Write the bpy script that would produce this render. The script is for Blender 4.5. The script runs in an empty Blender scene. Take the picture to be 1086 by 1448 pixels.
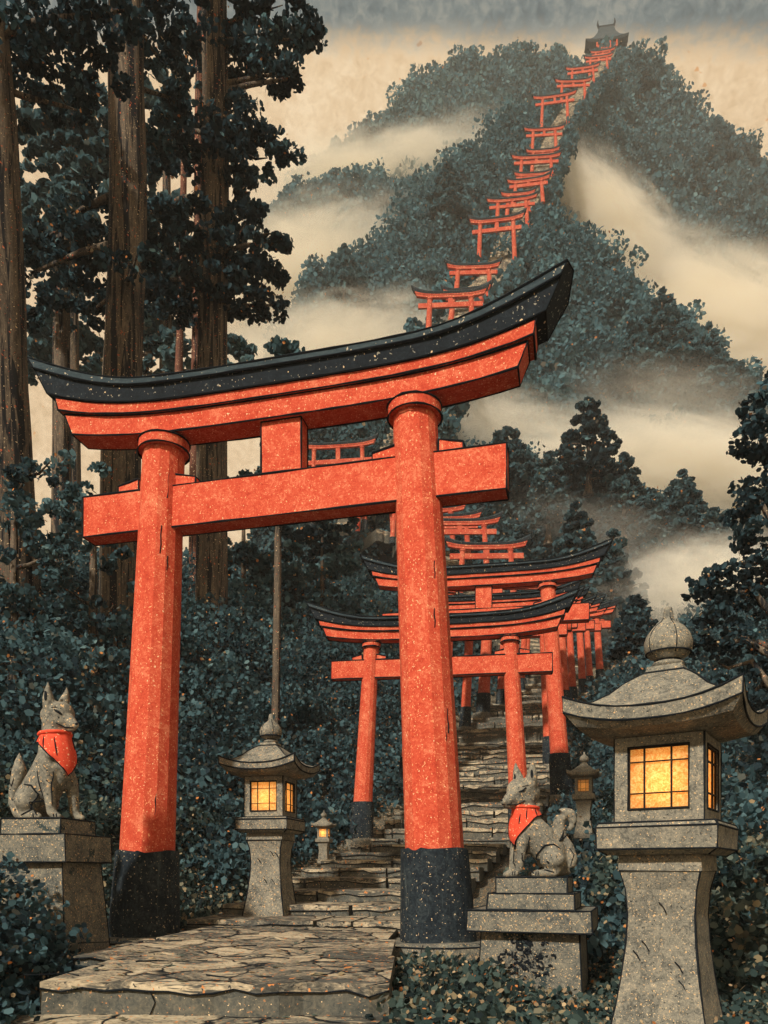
import bpy, bmesh, math, random
import numpy as np
from mathutils import Vector, Matrix, noise as mnoise
from mathutils.bvhtree import BVHTree

random.seed(7)
rng = np.random.default_rng(11)
SC = bpy.context.scene
COL = SC.collection
R = math.radians
PI = math.pi

# ---------------------------------------------------------------- camera (a level view camera with rise)
F, CX, HY, EYE = 1100.0, 543.0, 1235.0, 0.76      # focal length / principal point measured on the 1086 x 1448 picture


def W(px, py, d):
    """a point of the place seen at px, py standing d metres ahead"""
    return Vector(((px - CX) / F * d, d, EYE + (HY - py) / F * d))


cam = bpy.data.cameras.new("camera")
cam.sensor_fit = 'AUTO'
cam.sensor_width = 36
cam.lens = F / 1448 * 36
cam.shift_y = (HY - 724) / 1448
cam.clip_start = 0.05
cam.clip_end = 3000
cam_o = bpy.data.objects.new("camera", cam)
COL.objects.link(cam_o)
cam_o.location = (0, 0, EYE)
cam_o.rotation_euler = (R(90), 0, 0)
SC.camera = cam_o

# ---------------------------------------------------------------- materials


def srgb(r, g, b):
    def f(c):
        c /= 255
        return c / 12.92 if c < 0.04045 else ((c + .055) / 1.055) ** 2.4
    return (f(r), f(g), f(b), 1)


def nt(mat):
    mat.use_nodes = True
    t = mat.node_tree
    t.nodes.clear()
    return t


class G:
    """small helper for node graphs"""

    def __init__(s, tree):
        s.t = tree

    def n(s, typ, **kw):
        nd = s.t.nodes.new(typ)
        for k, v in kw.items():
            if k.startswith('i_'):
                nd.inputs[k[2:].replace('_', ' ')].default_value = v
            else:
                setattr(nd, k, v)
        return nd

    def l(s, a, b):
        s.t.links.new(a, b)

    def math(s, op, a, b=None, clamp=False):
        m = s.n('ShaderNodeMath', operation=op, use_clamp=clamp)
        for i, v in enumerate((a, b)):
            if v is None:
                continue
            if isinstance(v, (int, float)):
                m.inputs[i].default_value = v
            else:
                s.l(v, m.inputs[i])
        return m.outputs[0]

    def ramp(s, fac, stops, mode='LINEAR'):
        r = s.n('ShaderNodeValToRGB')
        r.color_ramp.interpolation = mode
        e = r.color_ramp.elements
        while len(e) < len(stops):
            e.new(0.5)
        for el, (p, c) in zip(e, stops):
            el.position = p
            el.color = c if len(c) == 4 else (*c, 1)
        s.l(fac, r.inputs[0])
        return r.outputs[0]

    def mix(s, fac, a, b):
        m = s.n('ShaderNodeMix', data_type='RGBA')
        for sock, v in ((m.inputs[0], fac), (m.inputs[6], a), (m.inputs[7], b)):
            if isinstance(v, (int, float)):
                sock.default_value = v
            elif isinstance(v, tuple):
                sock.default_value = v
            else:
                s.l(v, sock)
        return m.outputs[2]

    def noise(s, vec, scale, detail=3, rough=.55, dist=0.0):
        n = s.n('ShaderNodeTexNoise')
        n.inputs['Scale'].default_value = scale
        n.inputs['Detail'].default_value = detail
        n.inputs['Roughness'].default_value = rough
        n.inputs['Distortion'].default_value = dist
        s.l(vec, n.inputs['Vector'])
        return n.outputs[0]

    def step(s, fac, lo, hi):
        m = s.n('ShaderNodeMapRange', interpolation_type='SMOOTHSTEP')
        m.inputs['From Min'].default_value = lo
        m.inputs['From Max'].default_value = hi
        s.l(fac, m.inputs['Value'])
        return m.outputs[0]

    def scale(s, vec, x, y, z):
        m = s.n('ShaderNodeMapping')
        m.inputs['Scale'].default_value = (x, y, z)
        s.l(vec, m.inputs['Vector'])
        return m.outputs[0]


def paper_mat(name, tones, scale, rough=.85, flecks=((.73, (.75, .55, .33, 1), 1.6),), streak=None, chips=None, bump=.0, stretch=(1, 1, 1), spec=.15):
    """mottled surface: tones = ramp stops of a swirling noise, flecks = sparse small specks, chips = worn dark patches"""
    m = bpy.data.materials.new(name)
    t = nt(m)
    g = G(t)
    co = g.n('ShaderNodeTexCoord').outputs['Object']
    big = g.noise(g.scale(co, *stretch), scale * .22, 3, .6, 1.0)
    fine = g.noise(g.scale(co, *stretch), scale, 3, .6, 1.8)
    grain = g.noise(co, scale * 2.6, 2, .5, 1.2)
    mixn = g.math('ADD', g.math('ADD', g.math('MULTIPLY', big, .36), g.math('MULTIPLY', fine, .42)), g.math('MULTIPLY', grain, .22))
    col = g.ramp(mixn, tones)
    if streak:
        sx, sy, sz, lo, hi, c = streak
        s_ = g.noise(g.scale(co, sx, sy, sz), 1.0, 4, .6, .6)
        col = g.mix(g.step(s_, lo, hi), col, c)
    if chips:
        for (sx, sy, sz, lo, hi, c) in chips:
            s_ = g.noise(g.scale(co, sx, sy, sz), 1.0, 5, .65, .4)
            col = g.mix(g.step(s_, lo, hi), col, c)
    for (th, c, k) in flecks:
        f = g.noise(co, scale * k, 1.5, .4, .3)
        col = g.mix(g.step(f, th, th + .035), col, c)
    b = g.n('ShaderNodeBsdfPrincipled')
    b.inputs['Roughness'].default_value = rough
    b.inputs['Specular IOR Level'].default_value = spec
    g.l(col, b.inputs['Base Color'])
    if bump:
        bp = g.n('ShaderNodeBump')
        bp.inputs['Strength'].default_value = bump
        bp.inputs['Distance'].default_value = .03
        g.l(mixn, bp.inputs['Height'])
        g.l(bp.outputs[0], b.inputs['Normal'])
    o = g.n('ShaderNodeOutputMaterial')
    g.l(b.outputs[0], o.inputs[0])
    return m


def tread_mat(name):
    m = bpy.data.materials.new(name)
    g = G(nt(m))
    co = g.n('ShaderNodeTexCoord').outputs['Object']
    wob = g.n('ShaderNodeTexNoise')
    wob.inputs['Scale'].default_value = 3.0
    g.l(co, wob.inputs['Vector'])
    ad = g.n('ShaderNodeVectorMath', operation='MULTIPLY_ADD')
    g.l(wob.outputs['Color'], ad.inputs[0])
    ad.inputs[1].default_value = (.42, .42, .1)
    g.l(co, ad.inputs[2])
    sc = g.scale(ad.outputs[0], 1.25, .95, 1.0)
    vo = g.n('ShaderNodeTexVoronoi', feature='DISTANCE_TO_EDGE')
    g.l(sc, vo.inputs['Vector'])
    vo.inputs['Scale'].default_value = 1.35
    vc = g.n('ShaderNodeTexVoronoi', feature='F1')
    g.l(sc, vc.inputs['Vector'])
    vc.inputs['Scale'].default_value = 1.35
    sv = g.n('ShaderNodeSeparateColor')
    g.l(vc.outputs['Color'], sv.inputs[0])
    big = g.noise(g.scale(co, .8, .9, 1.8), 2.4, 5, .66, 1.4)
    fine = g.noise(g.scale(co, .8, 1.0, 1.6), 15, 3, .6, 1.8)
    v = g.math('ADD', g.math('ADD', g.math('MULTIPLY', big, .6), g.math('MULTIPLY', fine, .4)), g.math('MULTIPLY', g.math('SUBTRACT', sv.outputs[0], .5), .14))
    col = g.ramp(v, [(.40, (.07, .068, .058)), (.455, (.16, .143, .11)), (.505, (.30, .25, .175)), (.565, (.46, .375, .25)), (.65, (.60, .50, .34))])
    brush = g.noise(g.scale(co, .8, 2.6, 2.6), 1.5, 4, .62, 1.2)
    col = g.mix(g.step(brush, .60, .64), col, (.10, .098, .085, 1))
    ln = g.n('ShaderNodeMapRange')
    ln.inputs['From Min'].default_value = .012
    ln.inputs['From Max'].default_value = .034
    g.l(vo.outputs['Distance'], ln.inputs['Value'])
    nz_ = g.n('ShaderNodeSeparateXYZ')
    g.l(g.n('ShaderNodeNewGeometry').outputs['True Normal'], nz_.inputs[0])
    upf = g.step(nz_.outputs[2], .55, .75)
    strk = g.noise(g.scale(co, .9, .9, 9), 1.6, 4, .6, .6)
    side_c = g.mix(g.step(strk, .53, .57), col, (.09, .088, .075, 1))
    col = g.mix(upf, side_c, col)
    lnm = g.math('MAXIMUM', ln.outputs[0], g.math('SUBTRACT', 1.0, upf))
    col = g.mix(lnm, (.012, .015, .017, 1), col)
    f = g.noise(co, 24, 1.5, .4, .3)
    col = g.mix(g.step(f, .67, .70), col, (.62, .24, .08, 1))
    f = g.noise(co, 33, 1.5, .4, .3)
    col = g.mix(g.step(f, .66, .69), col, (.05, .05, .045, 1))
    b = g.n('ShaderNodeBsdfPrincipled')
    b.inputs['Roughness'].default_value = .9
    b.inputs['Specular IOR Level'].default_value = .1
    g.l(col, b.inputs['Base Color'])
    bp = g.n('ShaderNodeBump')
    bp.inputs['Strength'].default_value = .35
    bp.inputs['Distance'].default_value = .03
    g.l(g.math('ADD', v, ln.outputs[0]), bp.inputs['Height'])
    g.l(bp.outputs[0], b.inputs['Normal'])
    g.l(b.outputs[0], g.n('ShaderNodeOutputMaterial').inputs[0])
    return m


def flat_mat(name, c, rough=.9, spec=.1):
    m = bpy.data.materials.new(name)
    t = nt(m)
    g = G(t)
    b = g.n('ShaderNodeBsdfPrincipled')
    b.inputs['Base Color'].default_value = c if len(c) == 4 else (*c, 1)
    b.inputs['Roughness'].default_value = rough
    b.inputs['Specular IOR Level'].default_value = spec
    o = g.n('ShaderNodeOutputMaterial')
    g.l(b.outputs[0], o.inputs[0])
    return m


CREAM = (.80, .58, .33, 1)
ORANGE = (.75, .25, .07, 1)
INKC = (.010, .013, .016, 1)
M = {}
M['ink'] = flat_mat('ink_line', INKC)
vt = [(.37, (.41, .044, .021)), (.45, (.53, .066, .031)), (.52, (.59, .093, .045)), (.60, (.69, .185, .095))]
M['red'] = paper_mat('vermilion_paint', vt, 17, flecks=((0.671, (.88, .42, .20, 1), 2.72), (0.716, CREAM, 2.21)),
                     chips=((5, 5, .8, .735, .755, (.03, .02, .018, 1)), (16, 16, 2.2, .75, .77, (.10, .02, .015, 1))))
M['red_far'] = paper_mat('vermilion_paint_far', [(p_, (c_[0] * .86, c_[1] * .95, c_[2] * 1.05)) for p_, c_ in vt], 5, flecks=((0.661, (.88, .42, .20, 1), 2.04),),  # same vermilion, duller: the haze over far gates is put into its colour
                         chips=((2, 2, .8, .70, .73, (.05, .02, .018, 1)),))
M['black'] = paper_mat('black_lacquer', [(.32, (.008, .011, .014)), (.55, (.016, .022, .028)), (.72, (.035, .05, .058))], 14,
                       flecks=((0.681, (.30, .28, .22, 1), 2.21), (0.721, CREAM, 1.36)))
M['roof_top'] = paper_mat('weathered_roof_edge', [(.30, (.018, .027, .034)), (.52, (.04, .06, .07)), (.72, (.085, .11, .115))], 12,
                          flecks=((0.681, (.5, .42, .3, 1), 2.21),), stretch=(.4, 1, 1.6))
M['sleeve'] = paper_mat('black_pillar_foot', [(.36, (.005, .008, .011)), (.47, (.012, .018, .024)), (.55, (.026, .036, .041)), (.63, (.055, .066, .066))], 13,
                        flecks=((.70, (.32, .27, .18, 1), 2.4), (.715, CREAM, 3.0)), streak=(9, 9, 1.2, .60, .72, (.055, .07, .07, 1)))
st = [(.34, (.045, .046, .042)), (.43, (.12, .115, .095)), (.50, (.19, .178, .142)), (.57, (.26, .235, .178)), (.66, (.42, .35, .25))]
M['stone'] = paper_mat('grey_granite', st, 26, flecks=((0.673, (.62, .40, .20, 1), 2.35), (0.693, CREAM, 3.71), (0.691, (.03, .035, .035, 1), 2.46)), bump=.25)
M['stone_mid'] = paper_mat('grey_granite_mid', st, 17, flecks=((0.663, (.62, .38, .18, 1), 2.35), (0.683, CREAM, 3.71), (0.676, (.03, .035, .035, 1), 2.46)), bump=.25,
                           chips=((3.2, 3.2, 3.2, .70, .73, (.05, .06, .058, 1)),))
M['moss'] = paper_mat('mossy_granite', [(.33, (.03, .038, .038)), (.43, (.085, .088, .078)), (.51, (.155, .148, .12)), (.59, (.22, .20, .15)), (.68, (.34, .29, .20))], 22,
                      flecks=((0.663, (.60, .38, .18, 1), 2.35), (0.683, CREAM, 3.71)), bump=.3,
                      chips=((2.6, 2.6, 2.6, .60, .64, (.035, .05, .05, 1)),))
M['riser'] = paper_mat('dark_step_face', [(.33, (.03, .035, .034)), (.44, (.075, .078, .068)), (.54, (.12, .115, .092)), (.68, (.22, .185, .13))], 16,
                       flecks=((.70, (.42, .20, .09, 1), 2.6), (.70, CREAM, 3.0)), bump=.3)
M['tread'] = tread_mat('worn_step_top')
M['bark'] = paper_mat('cedar_bark', [(.34, (.026, .021, .018)), (.45, (.080, .062, .046)), (.53, (.13, .10, .070)), (.63, (.20, .15, .10))], 10,
                      flecks=((0.696, (.45, .10, .04, 1), 1.53), (0.701, CREAM, 2.72)), stretch=(1.4, 1.4, .25), bump=.4,
                      streak=(7, 7, .35, .50, .55, (.014, .014, .015, 1)))
M['bark_red'] = paper_mat('reddish_bark', [(.30, (.03, .018, .015)), (.48, (.13, .055, .035)), (.60, (.22, .08, .05)), (.74, (.30, .11, .06))], 9,
                          flecks=((0.676, CREAM, 2.72),), stretch=(1.4, 1.4, .25), streak=(9, 9, .5, .55, .60, (.015, .013, .013, 1)))
M['soil'] = paper_mat('leaf_litter', [(.30, (.018, .024, .025)), (.47, (.06, .062, .05)), (.58, (.12, .105, .075)), (.74, (.26, .20, .13))], 9,
                      flecks=((0.641, (.55, .28, .10, 1), 3.40), (0.661, CREAM, 4.42)), bump=.4)
M['hill'] = paper_mat('wooded_hill', [(.30, (.016, .03, .038)), (.5, (.032, .055, .066)), (.7, (.06, .09, .10))], .5, flecks=((0.671, (.25, .2, .13, 1), 5.10),))
M['cloth'] = paper_mat('red_cloth', [(.30, (.42, .04, .02)), (.46, (.72, .075, .035)), (.58, (.82, .10, .05)), (.72, (.88, .22, .11))], 22,
                       flecks=((0.661, (.9, .5, .28, 1), 2.38),), chips=((9, 9, 6, .69, .72, (.06, .015, .012, 1)),))
M['wood_dark'] = flat_mat('dark_lattice', (.022, .017, .012))


def leaf_material(name, stops):
    m = bpy.data.materials.new(name)
    t = nt(m)
    g = G(t)
    a = g.n('ShaderNodeAttribute', attribute_name='tone')
    col = g.ramp(a.outputs['Fac'], stops, 'CONSTANT')
    b = g.n('ShaderNodeBsdfDiffuse')
    g.l(col, b.inputs[0])
    tl = g.n('ShaderNodeBsdfTranslucent')
    g.l(col, tl.inputs[0])
    mx = g.n('ShaderNodeMixShader')
    mx.inputs[0].default_value = .4
    g.l(b.outputs[0], mx.inputs[1])
    g.l(tl.outputs[0], mx.inputs[2])
    o = g.n('ShaderNodeOutputMaterial')
    g.l(mx.outputs[0], o.inputs[0])
    return m


LEAF = [(0, (0.028, 0.047, 0.057)), (.22, (0.052, 0.099, 0.112)), (.42, (0.078, 0.144, 0.160)), (.62, (0.113, 0.195, 0.209)), (.80, (0.162, 0.254, 0.253)),
        (.90, (0.132, 0.143, 0.121)), (.945, (0.187, 0.127, 0.077)), (.97, (0.550, 0.396, 0.220)), (.985, (0.770, 0.308, 0.099))]
M['leaf'] = leaf_material('cedar_leaf', LEAF)
M['leaf_dark'] = leaf_material('dark_leaf', [(0, (0.019, 0.036, 0.044)), (.35, (0.043, 0.081, 0.095)), (.62, (0.079, 0.157, 0.179)), (.84, (0.144, 0.260, 0.274)),
                                             (.93, (0.110, 0.099, 0.077)), (.965, (0.550, 0.396, 0.220)), (.985, (0.770, 0.308, 0.099))])
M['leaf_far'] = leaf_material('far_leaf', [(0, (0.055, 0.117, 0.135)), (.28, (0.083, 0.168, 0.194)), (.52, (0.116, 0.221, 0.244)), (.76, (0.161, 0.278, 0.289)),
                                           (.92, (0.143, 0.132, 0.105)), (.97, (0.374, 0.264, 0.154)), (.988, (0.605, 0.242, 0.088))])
M['litter'] = leaf_material('undergrowth_leaf', [(0, (0.021, 0.031, 0.032)), (.25, (0.044, 0.072, 0.068)), (.46, (0.079, 0.119, 0.106)), (.64, (0.146, 0.177, 0.143)),
                                                 (.76, (0.245, 0.224, 0.152)), (.87, (0.419, 0.331, 0.193)), (.935, (0.418, 0.297, 0.176)), (.965, (0.682, 0.495, 0.286)), (.985, (0.770, 0.286, 0.088))])

# paper screens of the lanterns: thin translucent paper, lit from inside
mp = bpy.data.materials.new('lantern_paper')
g = G(nt(mp))
co = g.n('ShaderNodeTexCoord').outputs['Object']
pc = g.ramp(g.noise(co, 40, 3, .6, 1.5), [(.38, (.80, .34, .11)), (.5, (.88, .52, .22)), (.62, (.93, .70, .38))])
tr = g.n('ShaderNodeBsdfTranslucent')
df = g.n('ShaderNodeBsdfDiffuse')
g.l(pc, tr.inputs[0])
g.l(pc, df.inputs[0])
mx = g.n('ShaderNodeMixShader')
mx.inputs[0].default_value = .75
g.l(df.outputs[0], mx.inputs[1])
g.l(tr.outputs[0], mx.inputs[2])
g.l(mx.outputs[0], g.n('ShaderNodeOutputMaterial').inputs[0])
M['paper'] = mp

# ---------------------------------------------------------------- mesh collector


class MB:
    def __init__(s):
        s.v, s.f, s.m, s.sm = [], [], [], []

    def add(s, verts, faces, mi=0, smooth=False):
        b = len(s.v)
        s.v += [tuple(x) for x in verts]
        s.f += [tuple(b + i for i in f) for f in faces]
        s.m += [mi] * len(faces)
        s.sm += [smooth] * len(faces)

    def rings(s, rings, mi=0, cap=True, smooth=False, closed=True):
        n = len(rings[0])
        vs = [p for r in rings for p in r]
        fs = []
        for i in range(len(rings) - 1):
            for j in range(n if closed else n - 1):
                k = (j + 1) % n
                fs.append((i * n + j, i * n + k, (i + 1) * n + k, (i + 1) * n + j))
        s.add(vs, fs, mi, smooth)
        if cap:
            s.add(rings[0], [tuple(range(n))[::-1]], mi)
            s.add(rings[-1], [tuple(range(n))], mi)

    def tube(s, pts, r, mi=0, n=5, jit=0.0, taper=False):
        pts = [Vector(p) for p in pts]
        rings = []
        for i, p in enumerate(pts):
            a = pts[max(0, i - 1)]
            b = pts[min(len(pts) - 1, i + 1)]
            d = (b - a)
            if d.length < 1e-9:
                d = Vector((0, 0, 1))
            d.normalize()
            up = Vector((0, 0, 1)) if abs(d.z) < .9 else Vector((1, 0, 0))
            x = d.cross(up).normalized()
            y = d.cross(x)
            rr = (r[i] if isinstance(r, (list, tuple)) else r) * (1 + random.uniform(-jit, jit))
            if taper:
                t = i / max(1, len(pts) - 1)
                rr *= .35 + .65 * math.sin(PI * min(1, max(0, t)) ** 1) if 0 < t < 1 else .25
            rings.append([p + x * math.cos(2 * PI * k / n) * rr + y * math.sin(2 * PI * k / n) * rr for k in range(n)])
        s.rings(rings, mi, True, n > 5)

    def ink(s, a, b, r, seg=None, mi=1):
        a, b = Vector(a), Vector(b)
        L = (b - a).length
        k = seg or max(1, min(14, int(L / (r * 22)) + 1))
        pts = [a.lerp(b, i / k) for i in range(k + 1)]
        s.tube(pts, r, mi, 5, .45)

    def inkpath(s, pts, r, mi=1, close=False):
        pts = [Vector(p) for p in pts]
        if close:
            pts.append(pts[0])
        s.tube(pts, r, mi, 5, .35)

    def box(s, c, size, mi=0, rot=None, ink=0, taper=1.0, jit=0.0, top_mi=None):
        """box by centre and size; taper scales its top"""
        hx, hy, hz = size[0] / 2, size[1] / 2, size[2] / 2
        P = []
        for z in (-hz, hz):
            k = taper if z > 0 else 1
            for (x, y) in ((-hx, -hy), (hx, -hy), (hx, hy), (-hx, hy)):
                P.append(Vector((x * k + random.uniform(-jit, jit), y * k + random.uniform(-jit, jit), z + random.uniform(-jit, jit) * .5)))
        if rot is not None:
            P = [rot @ p for p in P]
        P = [p + Vector(c) for p in P]
        fs = [(3, 2, 1, 0), (4, 5, 6, 7), (0, 1, 5, 4), (1, 2, 6, 5), (2, 3, 7, 6), (3, 0, 4, 7)]
        s.add(P, [fs[0]] + fs[2:], mi)
        s.add(P, [fs[1]], mi if top_mi is None else top_mi)
        if ink:
            for (a, b) in ((0, 1), (1, 2), (2, 3), (3, 0), (4, 5), (5, 6), (6, 7), (7, 4), (0, 4), (1, 5), (2, 6), (3, 7)):
                s.ink(P[a], P[b], ink)
        return P

    def build(s, name, mats, parent=None, loc=None):
        me = bpy.data.meshes.new(name)
        me.from_pydata(s.v, [], s.f)
        for mt in (mats if isinstance(mats, (list, tuple)) else [mats]):
            me.materials.append(mt)
        me.polygons.foreach_set('material_index', s.m)
        me.polygons.foreach_set('use_smooth', s.sm)
        me.update()
        o = bpy.data.objects.new(name, me)
        COL.objects.link(o)
        if parent is not None:
            o.parent = parent
        if loc is not None:
            o.location = loc
        return o


def tag(o, label=None, cat=None, group=None, kind=None):
    if label:
        o['label'] = label
    if cat:
        o['category'] = cat
    if group:
        o['group'] = group
    if kind:
        o['kind'] = kind
    return o


def thing(name, label, cat, loc=(0, 0, 0), rz=0, group=None, scale=1.0):
    o = bpy.data.objects.new(name, None)
    COL.objects.link(o)
    o.empty_display_size = .2
    o.location = loc
    o.rotation_euler = (0, 0, rz)
    o.scale = (scale,) * 3
    return tag(o, label, cat, group)


def sstep(a, b, x):
    t = min(1, max(0, (x - a) / (b - a)))
    return t * t * (3 - 2 * t)


# ---------------------------------------------------------------- torii
def make_torii(label, loc, rz, bay, H, r0, r1, lean, over, near=2, group=None, k=1.0, sleeve_h=None, stones=True, nuki_over=None, sori=1.0):
    """bay: pillar spacing at the foot, H: underside of the lintel, over: lintel overhang past the pillar tops, k: beam size.
    near 2 = ink outlines and all trim, 1 = thin outlines, 0 = far"""
    root = thing('torii_gate', label, 'torii gate', loc, rz, group)
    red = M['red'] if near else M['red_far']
    ink = {2: .0115, 1: .0145, 0: 0}[near]
    hb = bay / 2
    ht = hb - lean
    sh = sleeve_h if sleeve_h is not None else H * .155
    n = 14 if near else 10
    for sgn in (-1, 1):
        def ctr(z):
            return Vector((sgn * (hb - lean * z / H), 0, z))

        def rad(z):
            return r0 + (r1 - r0) * (z / H) ** .9
        mb = MB()
        zs = [sh * .5 + (H - sh * .5) * i / 8 for i in range(9)]
        mb.rings([[ctr(z) + Vector((math.cos(2 * PI * (j + .25) / n) * rad(z), math.sin(2 * PI * (j + .25) / n) * rad(z), 0)) for j in range(n)] for z in zs], 0)
        if near:
            for q in range(4 if near == 2 else 0):      # long drying cracks in the painted wood
                a = random.uniform(.45, 1.0)
                z0 = random.uniform(sh + .1, H * .92)
                ln = random.uniform(.12, .4)
                mb.inkpath([ctr(z) + Vector((math.sin(a + .03 * (i % 2)) * rad(z) * .985, -math.cos(a + .03 * (i % 2)) * rad(z) * .985, 0))
                            for i, z in enumerate([z0 + ln * t / 3 for t in range(4)])], ink * .6)
            zz = H - .14 * k
            for z in (H - .155 * k, H - .03 * k):
                mb.inkpath([ctr(z) + Vector((math.cos(2 * PI * j / 24) * rad(z) * 1.235, math.sin(2 * PI * j / 24) * rad(z) * 1.235, 0)) for j in range(24)], ink, 1, True)
        # ring cap under the lintel
        rr = rad(H)
        prof = [(H - .155 * k, 1.10), (H - .145 * k, 1.22), (H - .04 * k, 1.22), (H, 1.12)]
        mb.rings([[ctr(z) + Vector((math.cos(2 * PI * j / 24) * rr * f, math.sin(2 * PI * j / 24) * rr * f, 0)) for j in range(24)] for (z, f) in prof], 0)
        p = mb.build('pillar', [red, M['ink']], root)
        if sh > 0:
            mb = MB()
            R0, R1 = r0 * 1.24, rad(sh) * 1.15
            N = 28 if near else 12
            rs = []
            for i in range(5):
                t = i / 4
                z = -.12 + (sh + .12) * t
                rs.append([ctr(z) + Vector((math.cos(2 * PI * j / N) * (R0 + (R1 - R0) * t), math.sin(2 * PI * j / N) * (R0 + (R1 - R0) * t),
                                            (random.uniform(-.02, .03) if (i == 4 and near == 2) else 0))) for j in range(N)])
            mb.rings(rs, 0, True)
            mb.build('pillar_sleeve', M['sleeve'], p)
        if stones:
            mb = MB()
            N = 11
            sz = r0 * 1.75
            jit = [random.uniform(.86, 1.14) for _ in range(N)]
            prof = [(-.75 * k, 1.14), (-.20 * k, 1.1), (-.05 * k, 1.06), (-.0 * k, .96)]
            c0 = ctr(0)
            rg = [[c0 + Vector((math.cos(2 * PI * j / N) * sz * f * jit[j], math.sin(2 * PI * j / N) * sz * f * jit[j], z + random.uniform(-.02, .02))) for j in range(N)] for (z, f) in prof]
            mb.rings(rg, 0)
            if near == 2:
                mb.inkpath(rg[2], .011, 1, True)
                for j in range(0, N, 2):
                    mb.inkpath([rg[q][j] for q in range(1, 4)], .008)
            mb.build('base_stone', [M['moss'], M['ink']], p)

    L1 = ht + over            # lintel half length
    def c(u):
        return sori * .30 * k * (abs(u) / (L1 + .6 * k)) ** 3.4

    def beam(name, mats, half, sec, slant, inks, nseg=None, parent=root, grow=0.0, lipmi=None, base_g=0.0):
        """sec: list of (v, w) of the section, w measured up from the beam's own base line"""
        ns = nseg or (26 if near else 12)
        us = [half * (2 * i / ns - 1) for i in range(ns + 1)]
        mb = MB()
        rings = []
        for u in us:
            e = max(0, (abs(u) / half - .55) / .45) ** 2
            ring = []
            for (v, w0, w) in sec:
                uu = u + math.copysign(1, u) * slant * w * (abs(u) / half) ** 8
                ring.append(Vector((uu, v, w0 + w * (1 + grow * e) + base_g * max(0, (abs(u) / L1 - .55) / .45) ** 2 + c(u))))
            rings.append(ring)
        nn = len(sec)
        for j in range(nn):
            kk = (j + 1) % nn
            strip = [[r_[j], r_[kk]] for r_ in rings]
            mb.rings(strip, lipmi[j] if lipmi else 0, False, False, False)
        mb.add(rings[0], [tuple(range(nn))], 0)
        mb.add(rings[-1], [tuple(range(nn))[::-1]], 0)
        if ink:
            for j in inks:
                mb.inkpath([r_[j] for r_ in rings], ink)
            mb.inkpath(rings[0], ink, 1, True)
            mb.inkpath(rings[-1], ink, 1, True)
        return mb.build(name, mats, parent)

    # lower lintel, red
    d = .17 * k
    beam('lintel', [red, M['ink']], L1, [(-d, H, 0), (d, H, 0), (d * 1.04, H, .23 * k), (-d * 1.04, H, .23 * k)], .45, (0, 1, 2, 3), grow=.12)
    d = .23 * k
    z1 = H + .23 * k + .002
    beam('upper_lintel', [red, M['ink']], L1 + .17 * k, [(-d * .93, z1, 0), (d * .93, z1, 0), (d, z1, .115 * k), (-d, z1, .115 * k)], .2, (0, 3), grow=.3, base_g=.12 * .23 * k)
    z2 = z1 + .115 * k + .003
    sec = [(-.25 * k, z2, 0), (.25 * k, z2, 0), (.29 * k, z2, .16 * k), (.315 * k, z2, .165 * k), (.325 * k, z2, .235 * k), (0, z2, .30 * k),
           (-.325 * k, z2, .235 * k), (-.315 * k, z2, .165 * k), (-.29 * k, z2, .16 * k)]
    beam('roof_beam', [M['black'], M['ink'], M['roof_top']], L1 + .30 * k, sec, .95, (0, 6, 7), grow=.85 * sori,
         lipmi=[0, 0, 2, 2, 2, 2, 2, 2, 0], base_g=(.12 * .23 + .3 * .115) * k)
    # tie beam with wedges, strut
    no = nuki_over if nuki_over is not None else over * .85
    zn = H * .815
    hn = .25 * k
    Lt = hb - lean * zn / H
    mb = MB()
    mb.box((0, 0, zn + hn), (2 * (Lt + no), .26 * k, 2 * hn), 0, None, ink)
    mb.build('tie_beam', [red, M['ink']], root)
    mb = MB()
    gap = H - (zn + 2 * hn)
    mb.box((0, 0, zn + 2 * hn + gap / 2), (.50 * k, .22 * k, gap - .004), 0, None, ink)
    mb.build('strut', [red, M['ink']], root)
    if near:
        rn = r0 + (r1 - r0) * .85
        for sgn in (-1, 1):
            for s2 in (-1, 1):
                mb = MB()
                w = .28 * k
                cx = sgn * Lt + s2 * (rn + w * .42)
                P = [(cx - w / 2, -.10 * k, 0), (cx + w / 2, -.10 * k, 0), (cx + w / 2, .10 * k, 0), (cx - w / 2, .10 * k, 0)]
                hi, lo = .15 * k, .09 * k
                hs = [lo if s2 < 0 else hi, hi if s2 < 0 else lo]
                hs = [hs[1], hs[0]] if False else hs
                T = [(cx - w / 2, -.10 * k, hs[0]), (cx + w / 2, -.10 * k, hs[1]), (cx + w / 2, .10 * k, hs[1]), (cx - w / 2, .10 * k, hs[0])]
                z = zn + 2 * hn + .003
                P = [Vector(p) + Vector((0, 0, z)) for p in P]
                T = [Vector(p) + Vector((0, 0, z)) for p in T]
                mb.rings([P, T], 0)
                if ink:
                    for q in range(4):
                        mb.ink(T[q], T[(q + 1) % 4], ink)
                        mb.ink(P[q], T[q], ink)
                mb.build('wedge', [red, M['ink']], root)
    return root


# ---------------------------------------------------------------- path line (centre points: px, py, d -> place)
def wz(px, py, d):
    return W(px, py, d)


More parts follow.
